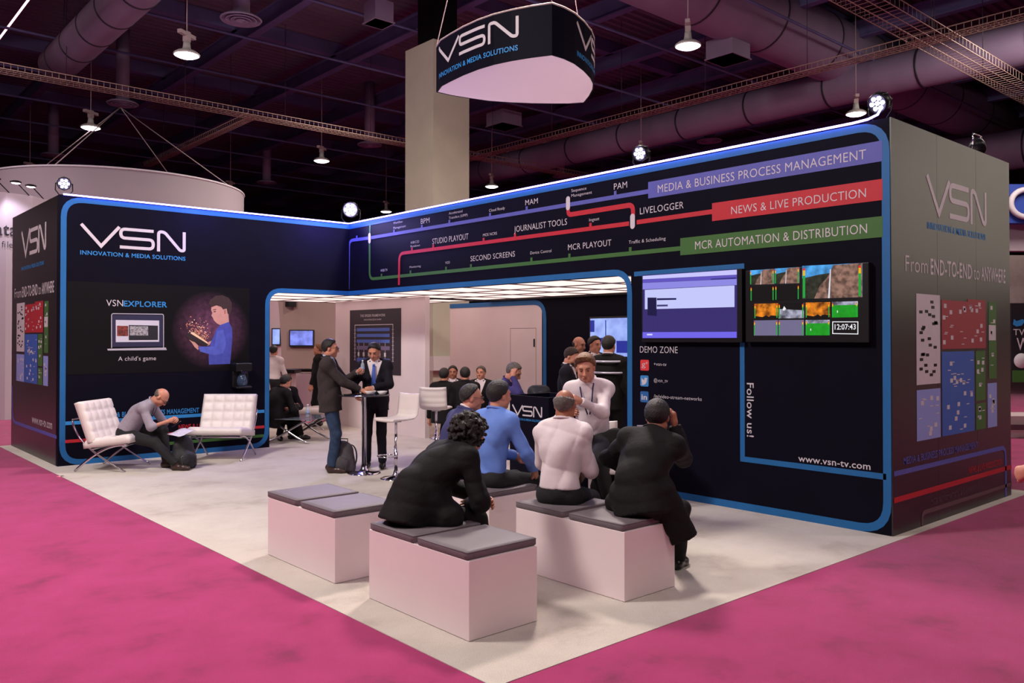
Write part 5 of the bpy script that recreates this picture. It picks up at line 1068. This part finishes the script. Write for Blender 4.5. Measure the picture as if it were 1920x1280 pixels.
# 10 man on the phone
p = gz(958, 800); p = gd(930, 760, 11.0); L = (p[0], p[1], 0); rz = yaw2((.45, -.75))
def cell(root, J):
    m = MB(); a = J['HF'](.09, .0, .03); b = J['HF'](.09, .05, -.07); m.tube([a, b], .026, 4, flat=.3); o = m.build('phone', BLKPL, None, label='black phone at the ear of the man in the purple shirt', cat='phone'); o.location = root.location; o.rotation_euler = root.rotation_euler
person('grey haired person in a purple shirt talking on a phone near the white wall', L, rz, 1.76, pel=.74, lean=16, bend=22, head=(0, 30, 0), lf=(-.16, .3, .1), rf=(.16, .34, .1), rh=(.15, .28, 1.30), lh=(-.16, .52, 1.10), re=(.4, .5, -.9), le=(-.6, .0, -.8), rdir=(-.15, .1, 1), rpalm=(-1, 0, 0), curlR=.8,
       topm=PUR, pants=TRO, hair='short', hairm=HG, seed=25, hres=.008, fold=.008)
rt2 = (rt[0], rt[1])
def bgp(px, py_head, D, face, label, **k):
    """a person further back: px,py_head where the head centre is seen, D how deep; hgt measured from it"""
    p = gd(px, py_head, D); k.setdefault('hres', .009); k.setdefault('res', .016)
    hc = p[2]
    if k.get('pel') is None: k['hgt'] = (hc+.115)/(1.0)
    dr_ = unit(face); s_ = .5*math.sin(math.radians(k.get('lean', 0))); L = (p[0]-dr_[0]*s_, p[1]-dr_[1]*s_, 0.004); return person(label, L, yaw2(face), **k)
bgp(1066, 668, 10.8, (.5, -.8), 'bearded person in a dark suit looking down, left of the presenter', top='jacket', topm=NV, pants=NV, shirtm=WS, beard=True, head=(-10, 25, 0), hairm=mat('hair_auburn', (52, 30, 22), .6, var=.4, vscale=80, bump=.8, bscale=160), seed=31)
bgp(1083, 645, 12.6, (.4, -.8), 'bald person standing behind the bearded one in the dark suit', top='jacket', topm=BS, pants=BS, hair='bald', head=(-20, 10, 0), seed=32)
bgp(1114, 645, 12.4, (-.3, -.9), 'person in a dark suit and striped tie facing the camera before the screen', top='jacket', topm=NV, pants=NV, shirtm=WS, tie=TIED, seed=33, head=(14, 6, 0))
SIL = mat('silver_band', (200, 196, 214), .3, .3)
def bands(root, J):
    for z in (-.02, -.17):
        m = MB(); c = J['P2']+np.array([0, -.02, z]); m.tube([c+np.array([.215*math.cos(a), .165*math.sin(a), 0]) for a in np.linspace(0, 6.283, 25)], .013, 6, caps=False, flat=1.2); m.build('reflective_band', SIL, root)
bgp(1141, 646, 11.2, (.9, .3), 'person from behind in a black jacket with two silver bands', top='jacket', topm=BS, pants=BS, shirtm=WS, seed=34, vneck=False, extra=bands)
bgp(832, 706, 14.3, (.9, .6), 'seated person from behind with short dark hair, leftmost at the rear tables', pel=.5, top='jacket', topm=BS, pants=BS, vneck=False, lean=10, lf=(-.15, .45), rf=(.15, .45), seed=35)
bgp(849, 704, 15.2, (-.6, -.7), 'seated person facing the camera in a dark suit, second at the rear tables', pel=.5, top='jacket', topm=BS, pants=BS, shirtm=WS, lf=(-.15, .45), rf=(.15, .45), seed=36, skin=SK2)
bgp(872, 703, 14.2, (.6, .8), 'seated person in black seen from behind, between the two facing diners', pel=.52, top='jacket', topm=BS, pants=BS, vneck=False, lean=10, lf=(-.15, .45), rf=(.15, .45), seed=37, wide=1.05)
bgp(902, 705, 15.0, (-.75, -.5), 'seated grey haired person facing left, rightmost at the rear tables', pel=.5, top='jacket', topm=BS, pants=BS, shirtm=WS, hairm=HG, lf=(-.15, .45), rf=(.15, .45), seed=38)
bgp(513, 658, 17.5, (.8, .6), 'standing person in a white shirt seen from behind at the far left counter', topm=WS, pants=TRO, seed=39)
bgp(598, 655, 17.0, (-.8, .6), 'person in a black jacket half hidden behind the man in jeans', top='jacket', topm=BS, pants=BS, vneck=False, hairm=HB, seed=40)
bgp(527, 712, 14.5, (.85, .2), 'seated person in black at the low glass table, cut by the opening', pel=.42, top='jacket', topm=BS, pants=BS, lean=22, bend=14, head=(0, 20, 0), lh=(-.1, .45, .6), rh=(.1, .45, .6), lf=(-.1, .5), rf=(.15, .5), vneck=False, seed=41)
bgp(533, 712, 14.9, (-.15, -.95), 'seated person in a dark suit leaning over the low glass table', pel=.42, top='jacket', topm=NV, pants=NV, shirtm=WS, lean=22, bend=14, head=(20, 24, 0), lh=(-.14, .45, .55), rh=(.1, .45, .55), lf=(-.15, .4), rf=(.15, .4), seed=42, skin=SK2)
bgp(2092, 640, 4.0, (-.2, .9), 'passer-by cut off at the right edge, only a bare elbow in view', top='shirt', topm=GS, pants=TRO, sleeves=-.0 if False else .02, seed=43, lh=(-.12, .34, 1.15), le=(-1, -.3, -.5), lf=(-.1, 0), rf=(.1, 0))
# ================================================================ hall: roof, ducts, trays, lamps
DECK = mat('roof_deck', (92, 76, 96), .8, var=.2, vscale=.6); BEAM = mat('beam_paint', (88, 82, 128), .7, var=.2, vscale=1.5); DUCT = mat('duct_paint', (132, 114, 140), .55, var=.12, vscale=1.2, bump=.04, bscale=10)
DRING = mat('duct_band', (40, 30, 44), .5); WIRE = mat('tray_wire', (176, 150, 138), .5, .3); STL = mat('pale_steel', (170, 150, 150), .5)

nt = DECK.node_tree; wv = nt.nodes.new('ShaderNodeTexWave'); wv.bands_direction = 'Y'; wv.inputs['Scale'].default_value = 2.2; tc = [n for n in nt.nodes if n.type == 'TEX_COORD'][0]; nt.links.new(tc.outputs['Object'], wv.inputs['Vector'])
bp_n = nt.nodes.new('ShaderNodeBump'); bp_n.inputs['Strength'].default_value = 1; bp_n.inputs['Distance'].default_value = .08; 
m = MB(); pr = [(-30, 11.5), (-30, 11.3)]+[q for k in range(300) for q in ((-30+k*.3, 11.3), (-29.88+k*.3, 11.3), (-29.84+k*.3, 11.38), (-29.74+k*.3, 11.38))]+[(60, 11.3), (60, 11.5)]
vs = []
for x in (-30, 60): vs += [(x, a, b) for a, b in pr]
n = len(pr); m.add(vs, [(i, (i+1) % n, n+(i+1) % n, n+i) for i in range(n)], False); m.build('ceiling', DECK, kind='structure')
HW = mat('hall_wall_paint', (60, 48, 62), .9, var=.2, vscale=.3)
MB().box((-30, 60, 0), (60, 60.3, 11.3)).build('wall_back', HW, kind='structure'); MB().box((60, -30, 0), (60.3, 60, 11.3)).build('wall_right', HW, kind='structure')
MB().box((-30.3, -30, 0), (-30, 60, 11.3)).build('wall_left', HW, kind='structure'); MB().box((-30, -30.3, 0), (60, -30, 11.3)).build('wall_front', HW, kind='structure')
for i in range(15):
    x = -3+i*3.3; m = MB(); m.box((x-.12, 2, 10.45), (x+.12, 59, 10.49)); m.box((x-.02, 2, 10.49), (x+.02, 59, 10.9)); m.box((x-.12, 2, 10.9), (x+.12, 59, 10.94)); m.build('roof_beam', BEAM, label='long painted steel roof beam running away under the dark deck', cat='beam', group='steel roof beams')
for i in range(9):
    y = 6+i*6; m = MB(); m.box((-5, y-.15, 10.9), (58, y+.15, 11.3)); m.build('roof_girder', BEAM, label='cross girder carrying the roof beams of the dark hall', cat='beam', group='cross girders')
for i in range(10):
    y = 11+i*3.4; m = MB(); m.tube([(-2, y, 9.75), (56, y, 9.75)], .035, 6); m.build('sprinkler_pipe', BEAM, label='thin sprinkler pipe crossing below the roof beams', cat='pipe', group='sprinkler pipes')
def duct(a, b, r, label, nb=3, sag=0):
    a, b = np.array(a, float), np.array(b, float); o = empty('air_duct', a, 0, label, 'duct'); L = Matrix.Translation(tuple(a)); m = MB(); pts = [a+(b-a)*t for t in np.linspace(0, 1, 8)]; m.tube(pts, r, 32); m.build('tube', DUCT, o, local=L)
    d = unit(b-a)
    for k in range(nb):
        c = a+(b-a)*(k+.5)/nb; m = MB(); m.tube([c-d*.03, c+d*.03], r+.015, 32); m.build('band', DRING, o, local=L)
        m = MB(); m.tube([c+np.array([0, 0, r]), (c[0], c[1], 11.3)], .012, 5); m.build('hanger', DRING, o, local=L)
    return o
duct((5.9, 12, 9.5), (5.9, 26.2, 9.5), .48, 'round air duct at the upper left running away and ending above the tray', 9)
duct((9.5, 12.2, 10.3), (38, 12.2, 10.3), .9, 'very wide round air duct crossing the upper right corner', 10)
duct((23.8, 3, 9.3), (23.8, 30, 9.3), .55, 'long round air duct running behind the cable tray on the right', 10)
duct((33, 3, 8.5), (33, 40, 8.5), .7, 'round air duct far back above the grey side panel', 8)
def tray(a, b, w, label, h=.14, step=.15):
    """wire basket cable tray: rails plus U shaped rungs (joined: nobody could lift one out)"""
    a, b = np.array(a, float), np.array(b, float); o = empty('cable_tray', a, 0, label, 'cable tray'); L = Matrix.Translation(tuple(a)); d = unit(b-a); s = unit(np.cross(d, (0, 0, 1))); u = np.array([0, 0, 1.0]); ln = np.linalg.norm(b-a)
    for q, hh in ((-.5, 0), (-.17, 0), (.17, 0), (.5, 0), (-.5, h), (.5, h)): m = MB(); m.tube([a+s*w*q+u*hh, b+s*w*q+u*hh], .013, 4); m.build('rail', WIRE, o, local=L)
    m = MB(); n = int(ln/step)
    for k in range(n): c = a+d*(k+.5)*step; m.tube([c-s*w*.5+u*h, c-s*w*.5, c+s*w*.5, c+s*w*.5+u*h], .007, 4)
    m.build('rungs', WIRE, o, local=L, kind='stuff')
    for k in range(int(ln/3)): c = a+d*(k+.5)*3; m = MB(); m.tube([c, (c[0], c[1], 11.3)], .01, 4); m.build('hanger', DRING, o, local=L)
tray((-2, 23.45, 8.3), (30, 23.45, 8.3), .5, 'wire cable tray crossing the left half of the ceiling and passing behind the column'); tray((8.5, 7.6, 8.3), (30, 7.6, 8.3), .7, 'broad wire cable tray sloping across the upper right corner', .2, .2)
tray((18.9, 3, 8.3), (18.9, 24, 8.3), .4, 'wire cable tray rising to the right above the long duct'); tray((10.5, 23.6, 8.3), (10.5, 33, 8.3), .25, 'short thin tray branching off toward the ring banner'); tray((3.0, 12, 8.9), (3.0, 22, 8.9), .3, 'short wire tray in the upper left corner')
LAMPW = mat('high_bay_lens', (255, 255, 255), .4, emit=(255, 232, 244), es=9.0)
def pendant(px, py, label, z=8.0, on=True, r=.27, power=260):
    p = gz(px, py, z) if not isinstance(px, tuple) else px; o = empty('pendant_lamp', p, 0, label, 'pendant lamp', 'high bay pendant lamps')
    m = MB(); m.lathe([(r, -.0), (r+.012, .012), (r, .04), (r*.75, .09), (r*.35, .13), (.08, .2), (.07, .30), (0, .30)], n=28); m.build('reflector', mat('lamp_reflector', (200, 196, 190), .4, .2), o)
    m = MB(); m.lathe([(r-.01, .0), (r*.7, -.035), (0, -.05)], n=28); m.build('lens', LAMPW, o)
    m = MB(); m.box((-.26, -.05, .42), (.26, .05, .50)); m.box((-.06, -.06, .30), (.06, .06, .52)); m.build('bracket', STL, o)
    m = MB(); m.tube([(0, 0, .5), (0, 0, 11.4-p[2])], .012, 5); m.build('chain', STL, o); o.rotation_euler[2] = .6
    if power: spot('lamp_light', (p[0], p[1], p[2]-.08), (p[0], p[1], 0), power, (1.0, .84, .86), 130, .25, .8)
for k, (px, py, lb) in enumerate([(350, 104, 'large glowing pendant lamp at the upper left'), (1290, 87, 'large glowing pendant lamp right of the hanging sign'), (170, 240, 'pendant lamp above the round white banner'), (603, 302, 'small pendant lamp left of the cream column'),
        (1605, 214, 'pendant lamp just above the violet strip near the right corner'), (922, 350, 'tiny far pendant lamp just right of the column'), (1202, 294, 'pendant lamp peeking over the strip by the violet par lamp'), (724, 397, 'tiny far pendant lamp left of the column at the strip'), (56, 330, 'pendant lamp half hidden by the white ring banner'), (432, 362, 'small far pendant lamp at the right end of the ring banner')]):
    pendant(px, py, lb, power=(0, 200)[k in (0, 1, 2, 4)])
def vent(px, py, z, r, label):
    p = gz(px, py, z); o = empty('ceiling_vent', p, 0, label, 'air vent', 'round ceiling air vents'); m = MB()
    for k in range(4): rr = r*(1-.24*k); m.lathe([(rr, -.01*k), (rr*.96, -.012*k-.03), (rr*.86, -.012*k+.02), (rr*.84, .05)], n=28)
    m.build('rings', DUCT, o); m = MB(); m.tube([(0, 0, .03), (0, 0, 11.3-z)], r*.42, 18); m.build('neck', DUCT, o)
for px, py, z, r, lb in ((452, 36, 9, .46, 'round air vent at the top left of the ceiling'), (230, 194, 9, .46, 'round air vent under the left cable tray'), (693, 271, 9, .46, 'round air vent left of the column'), (100, 291, 9, .46, 'round air vent above the ring banner'), (500, 342, 9, .46, 'far small round vent'), (1330, 264, 9, .46, 'round vent beneath the long duct on the right'), (1052, 330, 9, .4, 'far round vent just above the violet strip')):
    vent(px, py, z, r, lb+' in the dark hall' if len(lb.split()) < 6 else lb)
for px, py, z, w, lb in ((1365, 113, 9, .8, 'square box vent right of the large pendant lamp'), (945, 238, 9.4, .9, 'square box vent below the hanging sign'), (710, 45, 9.2, .5, 'flat panel near the top left of the column')):
    p = gz(px, py, z); m = MB(); m.box((-w/2, -w/2, 0), (w/2, w/2, .5)); m.box((-w/2-.03, -w/2-.03, .0), (w/2+.03, w/2+.03, .03)); o = m.build('duct_box', DUCT, None, label=lb if len(lb.split()) > 3 else lb+' in the ceiling', cat='air vent'); o.location = tuple(p)
m = MB(); m.tube([tuple(gz(-60, 150, 9.9)), tuple(gz(14, 52, 9.9)), tuple(gz(56, -4, 9.9))], .03, 6); m.build('strip_light', mat('strip_light_lit', (255, 240, 240), .4, emit=(255, 190, 205), es=2.2), None, label='thin lit strip in the extreme upper left corner of the roof', cat='lamp')
# --- the hanging sign: three bulging sides
SZ = 5.9*.9474+.0; SZ = 1.8+(5.9-1.9)*.9474
bot = [(818, 173), (826, 162), (843, 153), (868, 141), (896, 130), (926, 121), (959, 114), (996, 108), (1035, 103), (1058, 110), (1077.5, 119), (1096, 133), (1109, 147), (1114, 158), (1113, 168), (1106, 181), (1096, 193), (1068, 195), (1037, 195), (998, 194.5), (959, 193), (916, 190), (874, 184), (844, 179)]
BT = [gz(x, y, SZ)[:2] for x, y in bot]; cen = np.mean(BT, 0); SH = .70
o = empty('hanging_sign', (cen[0], cen[1], SZ), 0, 'black three sided hanging sign with a white underside and the logo on its faces', 'hanging sign'); Ls = Matrix.Translation((cen[0], cen[1], SZ))
m = MB(); n = len(BT); vs = [(x, y, SZ) for x, y in BT]+[(x, y, SZ+SH) for x, y in BT]+[(cen[0]+(x-cen[0])*.985, cen[1]+(y-cen[1])*.985, SZ) for x, y in BT]+[(cen[0]+(x-cen[0])*.985, cen[1]+(y-cen[1])*.985, SZ+SH) for x, y in BT]
fs = []
for i in range(n): j = (i+1) % n; fs += [(i, j, n+j, n+i), (2*n+i, 3*n+i, 3*n+j, 2*n+j), (i, 2*n+i, 2*n+j, j), (n+i, n+j, 3*n+j, 3*n+i)]
m.add(vs, fs, False); m.build('fabric_band', BLK, o, local=Ls)
m = MB(); m.prism([(cen[0]+(x-cen[0])*.98, cen[1]+(y-cen[1])*.98) for x, y in BT], SZ+.004, SZ+.02); m.build('underside', mat('sign_underside', (206, 190, 200), .8, emit=(255, 225, 240), es=.04), o, local=Ls)  # faint emission brightens this underside, which is no lamp
class Curve:
    """the face of a bent band; s runs along its path"""
    def __init__(s, pts, z): s.p = [np.array(q) for q in pts]; s.l = [0]+list(np.cumsum([np.linalg.norm(b-a) for a, b in zip(s.p, s.p[1:])])); s.z = z
    def pt(s, a, t, off=0.0):
        a = min(max(a, 0), s.l[-1]-1e-6); i = max(k for k in range(len(s.p)-1) if s.l[k] <= a); d = unit(s.p[i+1]-s.p[i]); q = s.p[i]+d*(a-s.l[i]); nn = np.array([d[1], -d[0]]); q = q+nn*off; return (q[0], q[1], s.z+t)
def dense(st, k=10):
    out = []
    for a, b in zip(st, st[1:]): out += [(a[0]+(b[0]-a[0])*i/k, a[1]+(b[1]-a[1])*i/k) for i in range(k)]
    return out+[st[-1]]
for path in (BT[0:9], BT[8:17]):
    c = Curve(path, SZ); Ln = c.l[-1]; m = MB(); s0, s1, t0, t1 = Ln*.10, Ln*.80, .30, .60; H = t1-t0
    if path is not BT[0:9] and len(path) and (path[0] == BT[8]).all(): s0, s1 = Ln*.22, Ln*.92
    for i, st in enumerate(LOGO): ribbon(m, c, dense(roundpts([(s0+x/6*(s1-s0), t0+y*H) for x, y in st], (0, H*.2, H*.13)[i]), 5), H*.15, 0, off=(.006, .012))
    m.build('logo', WHI, o, local=Ls)
    m = MB(); write(m, c, 'INNOVATION & MEDIA SOLUTIONS', s0, .13, s1+.01, .075, .025, .01); m.build('lettering', CYA, o, local=Ls)
for k in (0, 8, 16): m = MB(); q = BT[k]; m.tube([(q[0], q[1], SZ+SH), (cen[0]+(q[0]-cen[0])*.1, cen[1]+(q[1]-cen[1])*.1, 11.3)], .008, 5); m.build('cable', STL, o, local=Ls)
m = MB(); m.tube([(x, y, SZ+SH) for x, y in BT+[BT[0]]], .014, 6); m.build('top_rim', STL, o, local=Ls)
# --- ring banner at the left
RB = mat('banner_cloth', (150, 134, 142), .8, var=.04, vscale=.7)
c0 = gd(225, 350, 24.6); Rr = 3.48; z0, z1 = 3.8, 6.16; o = empty('ring_banner', (c0[0], c0[1], z0), 0, 'large white round banner ring hanging behind the left wall of the stand', 'banner'); Lr = Matrix.Translation((c0[0], c0[1], z0)); m = MB(); N = 64
vs = []; 
for (r, z) in ((Rr, z0), (Rr, z1), (Rr-.05, z1), (Rr-.05, z0)): vs += [(c0[0]+r*math.cos(2*math.pi*k/N), c0[1]+r*math.sin(2*math.pi*k/N), z) for k in range(N)]
fs = [(a*N+k, a*N+(k+1) % N, ((a+1) % 4)*N+(k+1) % N, ((a+1) % 4)*N+k) for a in range(4) for k in range(N)]; m.add(vs, fs, True); m.build('cloth', RB, o, local=Lr)
m = MB(); m.tube([(c0[0]+Rr*math.cos(2*math.pi*k/N), c0[1]+Rr*math.sin(2*math.pi*k/N), z1) for k in range(N+1)], .03, 6); m.build('top_rim', WHI, o, local=Lr)
for a in (-.9, -2.3, .6, 2.3): m = MB(); m.tube([(c0[0]+Rr*math.cos(a), c0[1]+Rr*math.sin(a), z1), (c0[0], c0[1], 8.6)], .014, 5); m.build('cable', STL, o, local=Lr)
# --- curved white neighbour stand at the far left
NW_ = mat('neighbour_white', (176, 162, 172), .7, var=.03, vscale=.7)
def cpt(px, D): return gd(px, 633, D)[:2]
path = [cpt(-330, 19), cpt(-180, 18.4), cpt(-60, 18.2), cpt(10, 18.3), cpt(60, 18.8), cpt(100, 19.6), cpt(130, 20.8)]
o = empty('neighbour_wall', (path[3][0], path[3][1], 0), 0, 'curved white wall of the neighbouring stand at the far left edge', 'wall'); Ln_ = Matrix.Translation((path[3][0], path[3][1], 0))
m = MB(); n = len(path); vs = []; nrm = fw[:2]
for dz in (0, 5.0):
    for off in (0, .15): vs += [(p_[0]+nrm[0]*off, p_[1]+nrm[1]*off, dz) for p_ in path]
fs = []
for i in range(n-1): fs += [(i, i+1, 2*n+i+1, 2*n+i), (n+i, 3*n+i, 3*n+i+1, n+i+1), (2*n+i, 2*n+i+1, 3*n+i+1, 3*n+i)]
fs += [(0, 2*n, 3*n, n), (n-1, 2*n-1, 4*n-1, 3*n-1)]; m.add(vs, fs, False); m.build('panel', NW_, o, local=Ln_)
c = Curve(path, 0); 
sA = c.l[2]; INK = mat('ink_black', (40, 34, 44), .7)
def cs(px):
    best = min(((abs((lambda P: CXP+F*((P-CP) @ rt)/((P-CP) @ fw))(np.array(c.pt(s_, 1.8)))-px), s_) for s_ in np.linspace(0, c.l[-1]-.01, 400))); return best[1]
m = MB(); write(m, c, 'Data', cs(-30), 1.8+(633-441)*18.3/F, cs(27), .30, .01, .02); m.build('lettering', INK, o, local=Ln_)
m = MB(); write(m, c, 'long file', cs(-30), 1.8+(633-463)*18.3/F, cs(22), .14, .0, .02); m.build('lettering', INK, o, local=Ln_)
m = MB(); m.box((path[5][0]-.1, path[5][1]-.1, 4.2), (path[5][0]+.05, path[5][1], 5.05)); m.build('red_edge', RED, o, local=Ln_)
for px in (15, 52, 80): q = c.pt(cs(px), 5.0); m = MB(); v = -fw*.5; m.tube([(q[0], q[1], q[2]), (q[0]+v[0], q[1]+v[1], q[2]+.22)], .012, 5); m.ell((q[0]+v[0], q[1]+v[1], q[2]+.21), (.12, .09, .035)); m.build('arm_lamp', DKM, o, local=Ln_); m = MB(); m.ell((q[0]+v[0], q[1]+v[1], q[2]+.185), (.09, .06, .02)); m.build('arm_lamp_lens', LAMPW, o, local=Ln_)
spot('neighbour_light', (path[4][0]-fw[0]*1.0, path[4][1]-fw[1]*1.0, 5.2), (path[4][0], path[4][1], 3.2), 120, (.9, .85, 1), 80)
# --- stands seen through the left opening
BEI = mat('beige_panel', (150, 122, 116), .7, var=.05, vscale=1); PK = mat('pale_panel', (196, 172, 176), .6, var=.03)
def facebox(px0, py0, px1, py1, D, dep, name, label, cat, mt, par_=None):
    """a box squarely facing the stand opening at depth D"""
    a = gd(px0, py1, D); b = gd(px1, py1, D); zt = gd(px0, py0, D)[2]; zb = max(0.004, a[2]); r = unit(np.array([b[0]-a[0], b[1]-a[1], 0])); w = np.linalg.norm((b-a)[:2]); n_ = np.array([-r[1], r[0], 0]); n_ = n_ if n_ @ fw > 0 else -n_
    m = MB(); P = [a, a+r*w, a+r*w+n_*dep, a+n_*dep]; m.add([(q[0], q[1], zb) for q in P]+[(q[0], q[1], zt) for q in P], [(0, 3, 2, 1), (4, 5, 6, 7), (0, 1, 5, 4), (1, 2, 6, 5), (2, 3, 7, 6), (3, 0, 4, 7)], False)
    o = m.build(name, mt, par_); 
    if label: tag(o, label, cat)
    return o
m = MB()   # curved beige wall: outline leaning left at its foot
def outline(pts, D, dep, mt, name, label, cat, par_=None):
    P = [gd(x, y, D) for x, y in pts]; n_ = np.array([fw[0], fw[1], 0])*dep; k = len(P); m = MB(); m.add([tuple(q) for q in P]+[tuple(q+n_) for q in P], [tuple(range(k)), tuple(range(k, 2*k))[::-1]]+[(i, (i+1) % k, k+(i+1) % k, k+i) for i in range(k)], False); o = m.build(name, mt, par_)
    if label: tag(o, label, cat)
    return o
outline([(517, 520), (523, 580), (527, 640), (528, 700), (520, 770), (640, 770), (640, 640), (636, 560), (628, 520)], 20.5, .3, BEI, 'neighbour_wall', 'brown grey curved wall of a neighbouring stand behind the left opening', 'wall')
facebox(500, 540, 700, 778, 24, .3, 'neighbour_wall', 'pale wall of the farther stand behind the curved one', 'wall', PK)
m = MB(); DP = None
def tvbox(px0, py0, px1, py1, D, label, c):
    o = empty('television', gd((px0+px1)/2, py1, D), 0, label, 'screen'); a = facebox(px0, py0, px1, py1, D, .08, 'housing', None, None, BLKPL); b = facebox(px0+2, py0+2, px1-2, py1-3, D-.02, .015, 'screen', None, None, c)
    for q in (a, b): q.parent = o; q.matrix_parent_inverse = Matrix.Translation(o.location).inverted()
    return o
o = tvbox(542, 618, 588, 650, 20.40, 'small lit monitor on the brown grey curved wall', glow('screen_monitor', (120, 130, 220), 1.1, .4, 5)); tvbox(509, 615, 526, 648, 23.9, 'narrow lit screen at the left edge of the opening', glow('screen_pale_blue', (150, 170, 250), 1.1, .25, 4))
facebox(539, 692, 588, 697, 19.5, .5, 'shelf', 'black shelf on the neighbouring stand below its monitor', 'shelf', DKM); ct = facebox(500, 693, 552, 700, 18.2, .6, 'counter', 'black topped counter at which the white shirted man stands', 'counter', DKM); facebox(500, 700, 546, 800, 18.3, .4, 'pedestal', None, None, PK, ct)
outline([(545, 700), (552, 712), (560, 740), (562, 772), (612, 772), (612, 700)], 19.4, .4, mat('neighbour_counter', (206, 190, 196), .5, var=.03), 'counter', 'white curved counter front behind the low glass table', 'counter')
o = empty('wire_grid', gd(610, 610, 21), 0, 'white wire grid panel beside the curved wall top', 'wire panel'); f_ = MB()
def gp(x, y): return tuple(gd(x, y, 20.6)-np.array(o.location))
for x in range(598, 628, 5): f_.tube([gp(x, 570), gp(x, 610)], .014, 4)
for y in range(572, 612, 6): f_.tube([gp(597, y), gp(627, y)], .014, 4)
f_.build('grid', STL, o); q = facebox(606, 572, 622, 608, 20.8, .05, 'blue_window', None, None, glow('grid_blue', (30, 40, 110), .8)); q.parent = o; q.matrix_parent_inverse = Matrix.Translation(o.location).inverted()
m = MB(); q = gd(545, 575, 20.4); m.box((-.1, -.1, 0), (.1, .1, .22)); s_ = m.build('speaker', BLKPL, None, bevel=.01, label='small dark speaker hung above the monitor in the left opening', cat='speaker'); s_.location = tuple(q)
# --- stands beyond the right wall
facebox(1893, 345, 2300, 418, 22, .3, 'banner', 'blue banner with a white letter at the right edge', 'banner', mat('banner_blue', (36, 62, 150), .7))
m = MB(); cpx = gd(1925, 381, 21.9); R_ = .36; pts = [(cpx+rt*(R_*1.15*math.cos(a))+np.array([0, 0, R_*math.sin(a)])) for a in np.linspace(.7, 2*math.pi-.7, 22)]; m.tube(pts, .075, 8, flat=1); m.build('letter', WHI, None, label='white round letter C mounted on the blue banner', cat='letter')
facebox(1890, 418, 2300, 470, 22.6, .3, 'neighbour_wall', 'white fascia under the blue banner at the right edge', 'wall', NW_); facebox(1885, 478, 2300, 700, 26, .3, 'neighbour_wall', 'pale grey wall of the stand at the right edge', 'wall', mat('neighbour_grey', (176, 164, 160), .7, var=.08))
sg = facebox(1897, 568, 2050, 716, 17, .2, 'sign', 'dark sign with a blue bird and white letters at the right edge', 'sign', mat('sign_dark', (26, 24, 32), .5))
def fpt(x, y, D, off=0): return gd(x, y, D-off)
class Face:
    def __init__(s, px, py, D): s.o = gd(px, py, D); s.r = rt
    def pt(s, a, t, off=0.0): q = s.o+s.r*a-fw*off; return (q[0], q[1], q[2]+t)
fc = Face(1897, 716, 17); sgp = 17/F
for s0, t0, s1, cp, st in ((2, 88, 60, 12, 'TWEET'), (8, 60, 44, 24, 'WE')): m = MB(); write(m, fc, st, s0*sgp, t0*sgp, s1*sgp, cp*sgp, .01, .03); q = m.build('lettering', WHI, sg)
m = MB(); m.prism([(x*sgp, y*sgp) for x, y in ((2, 108), (8, 104), (18, 106), (24, 114), (20, 118), (14, 116), (8, 114), (4, 118))], .02, .03, lambda x, y, z: fc.pt(x, y, z)); m.build('bird', CYA, sg)
m = MB(); m.lathe([(14*sgp, 0), (14*sgp, .02), (0, .02)], fc.pt(17*sgp, 40*sgp, .02), 20, -fw); m.build('white_disc', WHI, sg); m = MB(); m.box((0, 0, 0), (0.01, .01, .01)); 
m = MB(); m.prism([(x*sgp, y*sgp) for x, y in ((0, 0), (60, 0), (60, 22), (0, 22))], .021, .03, lambda x, y, z: fc.pt(x, y, z)); m.build('green_strip', GRN, sg)
facebox(1885, 780, 2200, 850, 15, .8, 'counter', 'low white counter behind the right wall', 'counter', PK); facebox(1895, 796, 2200, 806, 14.9, .05, 'counter_trim', 'dark grey trim bar on the low white counter', 'trim', MET)
# unseen banner, spot and low wall added for the glossy side panel to mirror
MB().box((20, -5.5, 2.75), (20.1, 1.9, 8.2)).build('reflection_banner', mat('reflection_banner_white', (226, 220, 210), .8, var=.25, vscale=.5), label='large white banner added out of view for the side panel to mirror', cat='banner')
spot('reflection_banner_fill', (14.5, -2.5, 7.5), (20, -1.6, 4.6), 2600, (1, .95, .85), 75, .3)
MB().box((22, -9, 0), (22.3, 3, 2.0)).build('neighbour_wall', BEI, label='low wall added unseen across the right aisle for the reflection', cat='wall')
# small pink litter on the carpet
q = gz(114, 893); m = MB(); m.box((-.04, -.03, 0), (.04, .03, .004)); o = m.build('paper_scrap', mat('scrap', (240, 150, 160), .6), None, label='tiny pale paper scrap on the pink carpet by the left wall', cat='paper'); o.location = tuple(q); o.rotation_euler[2] = .4
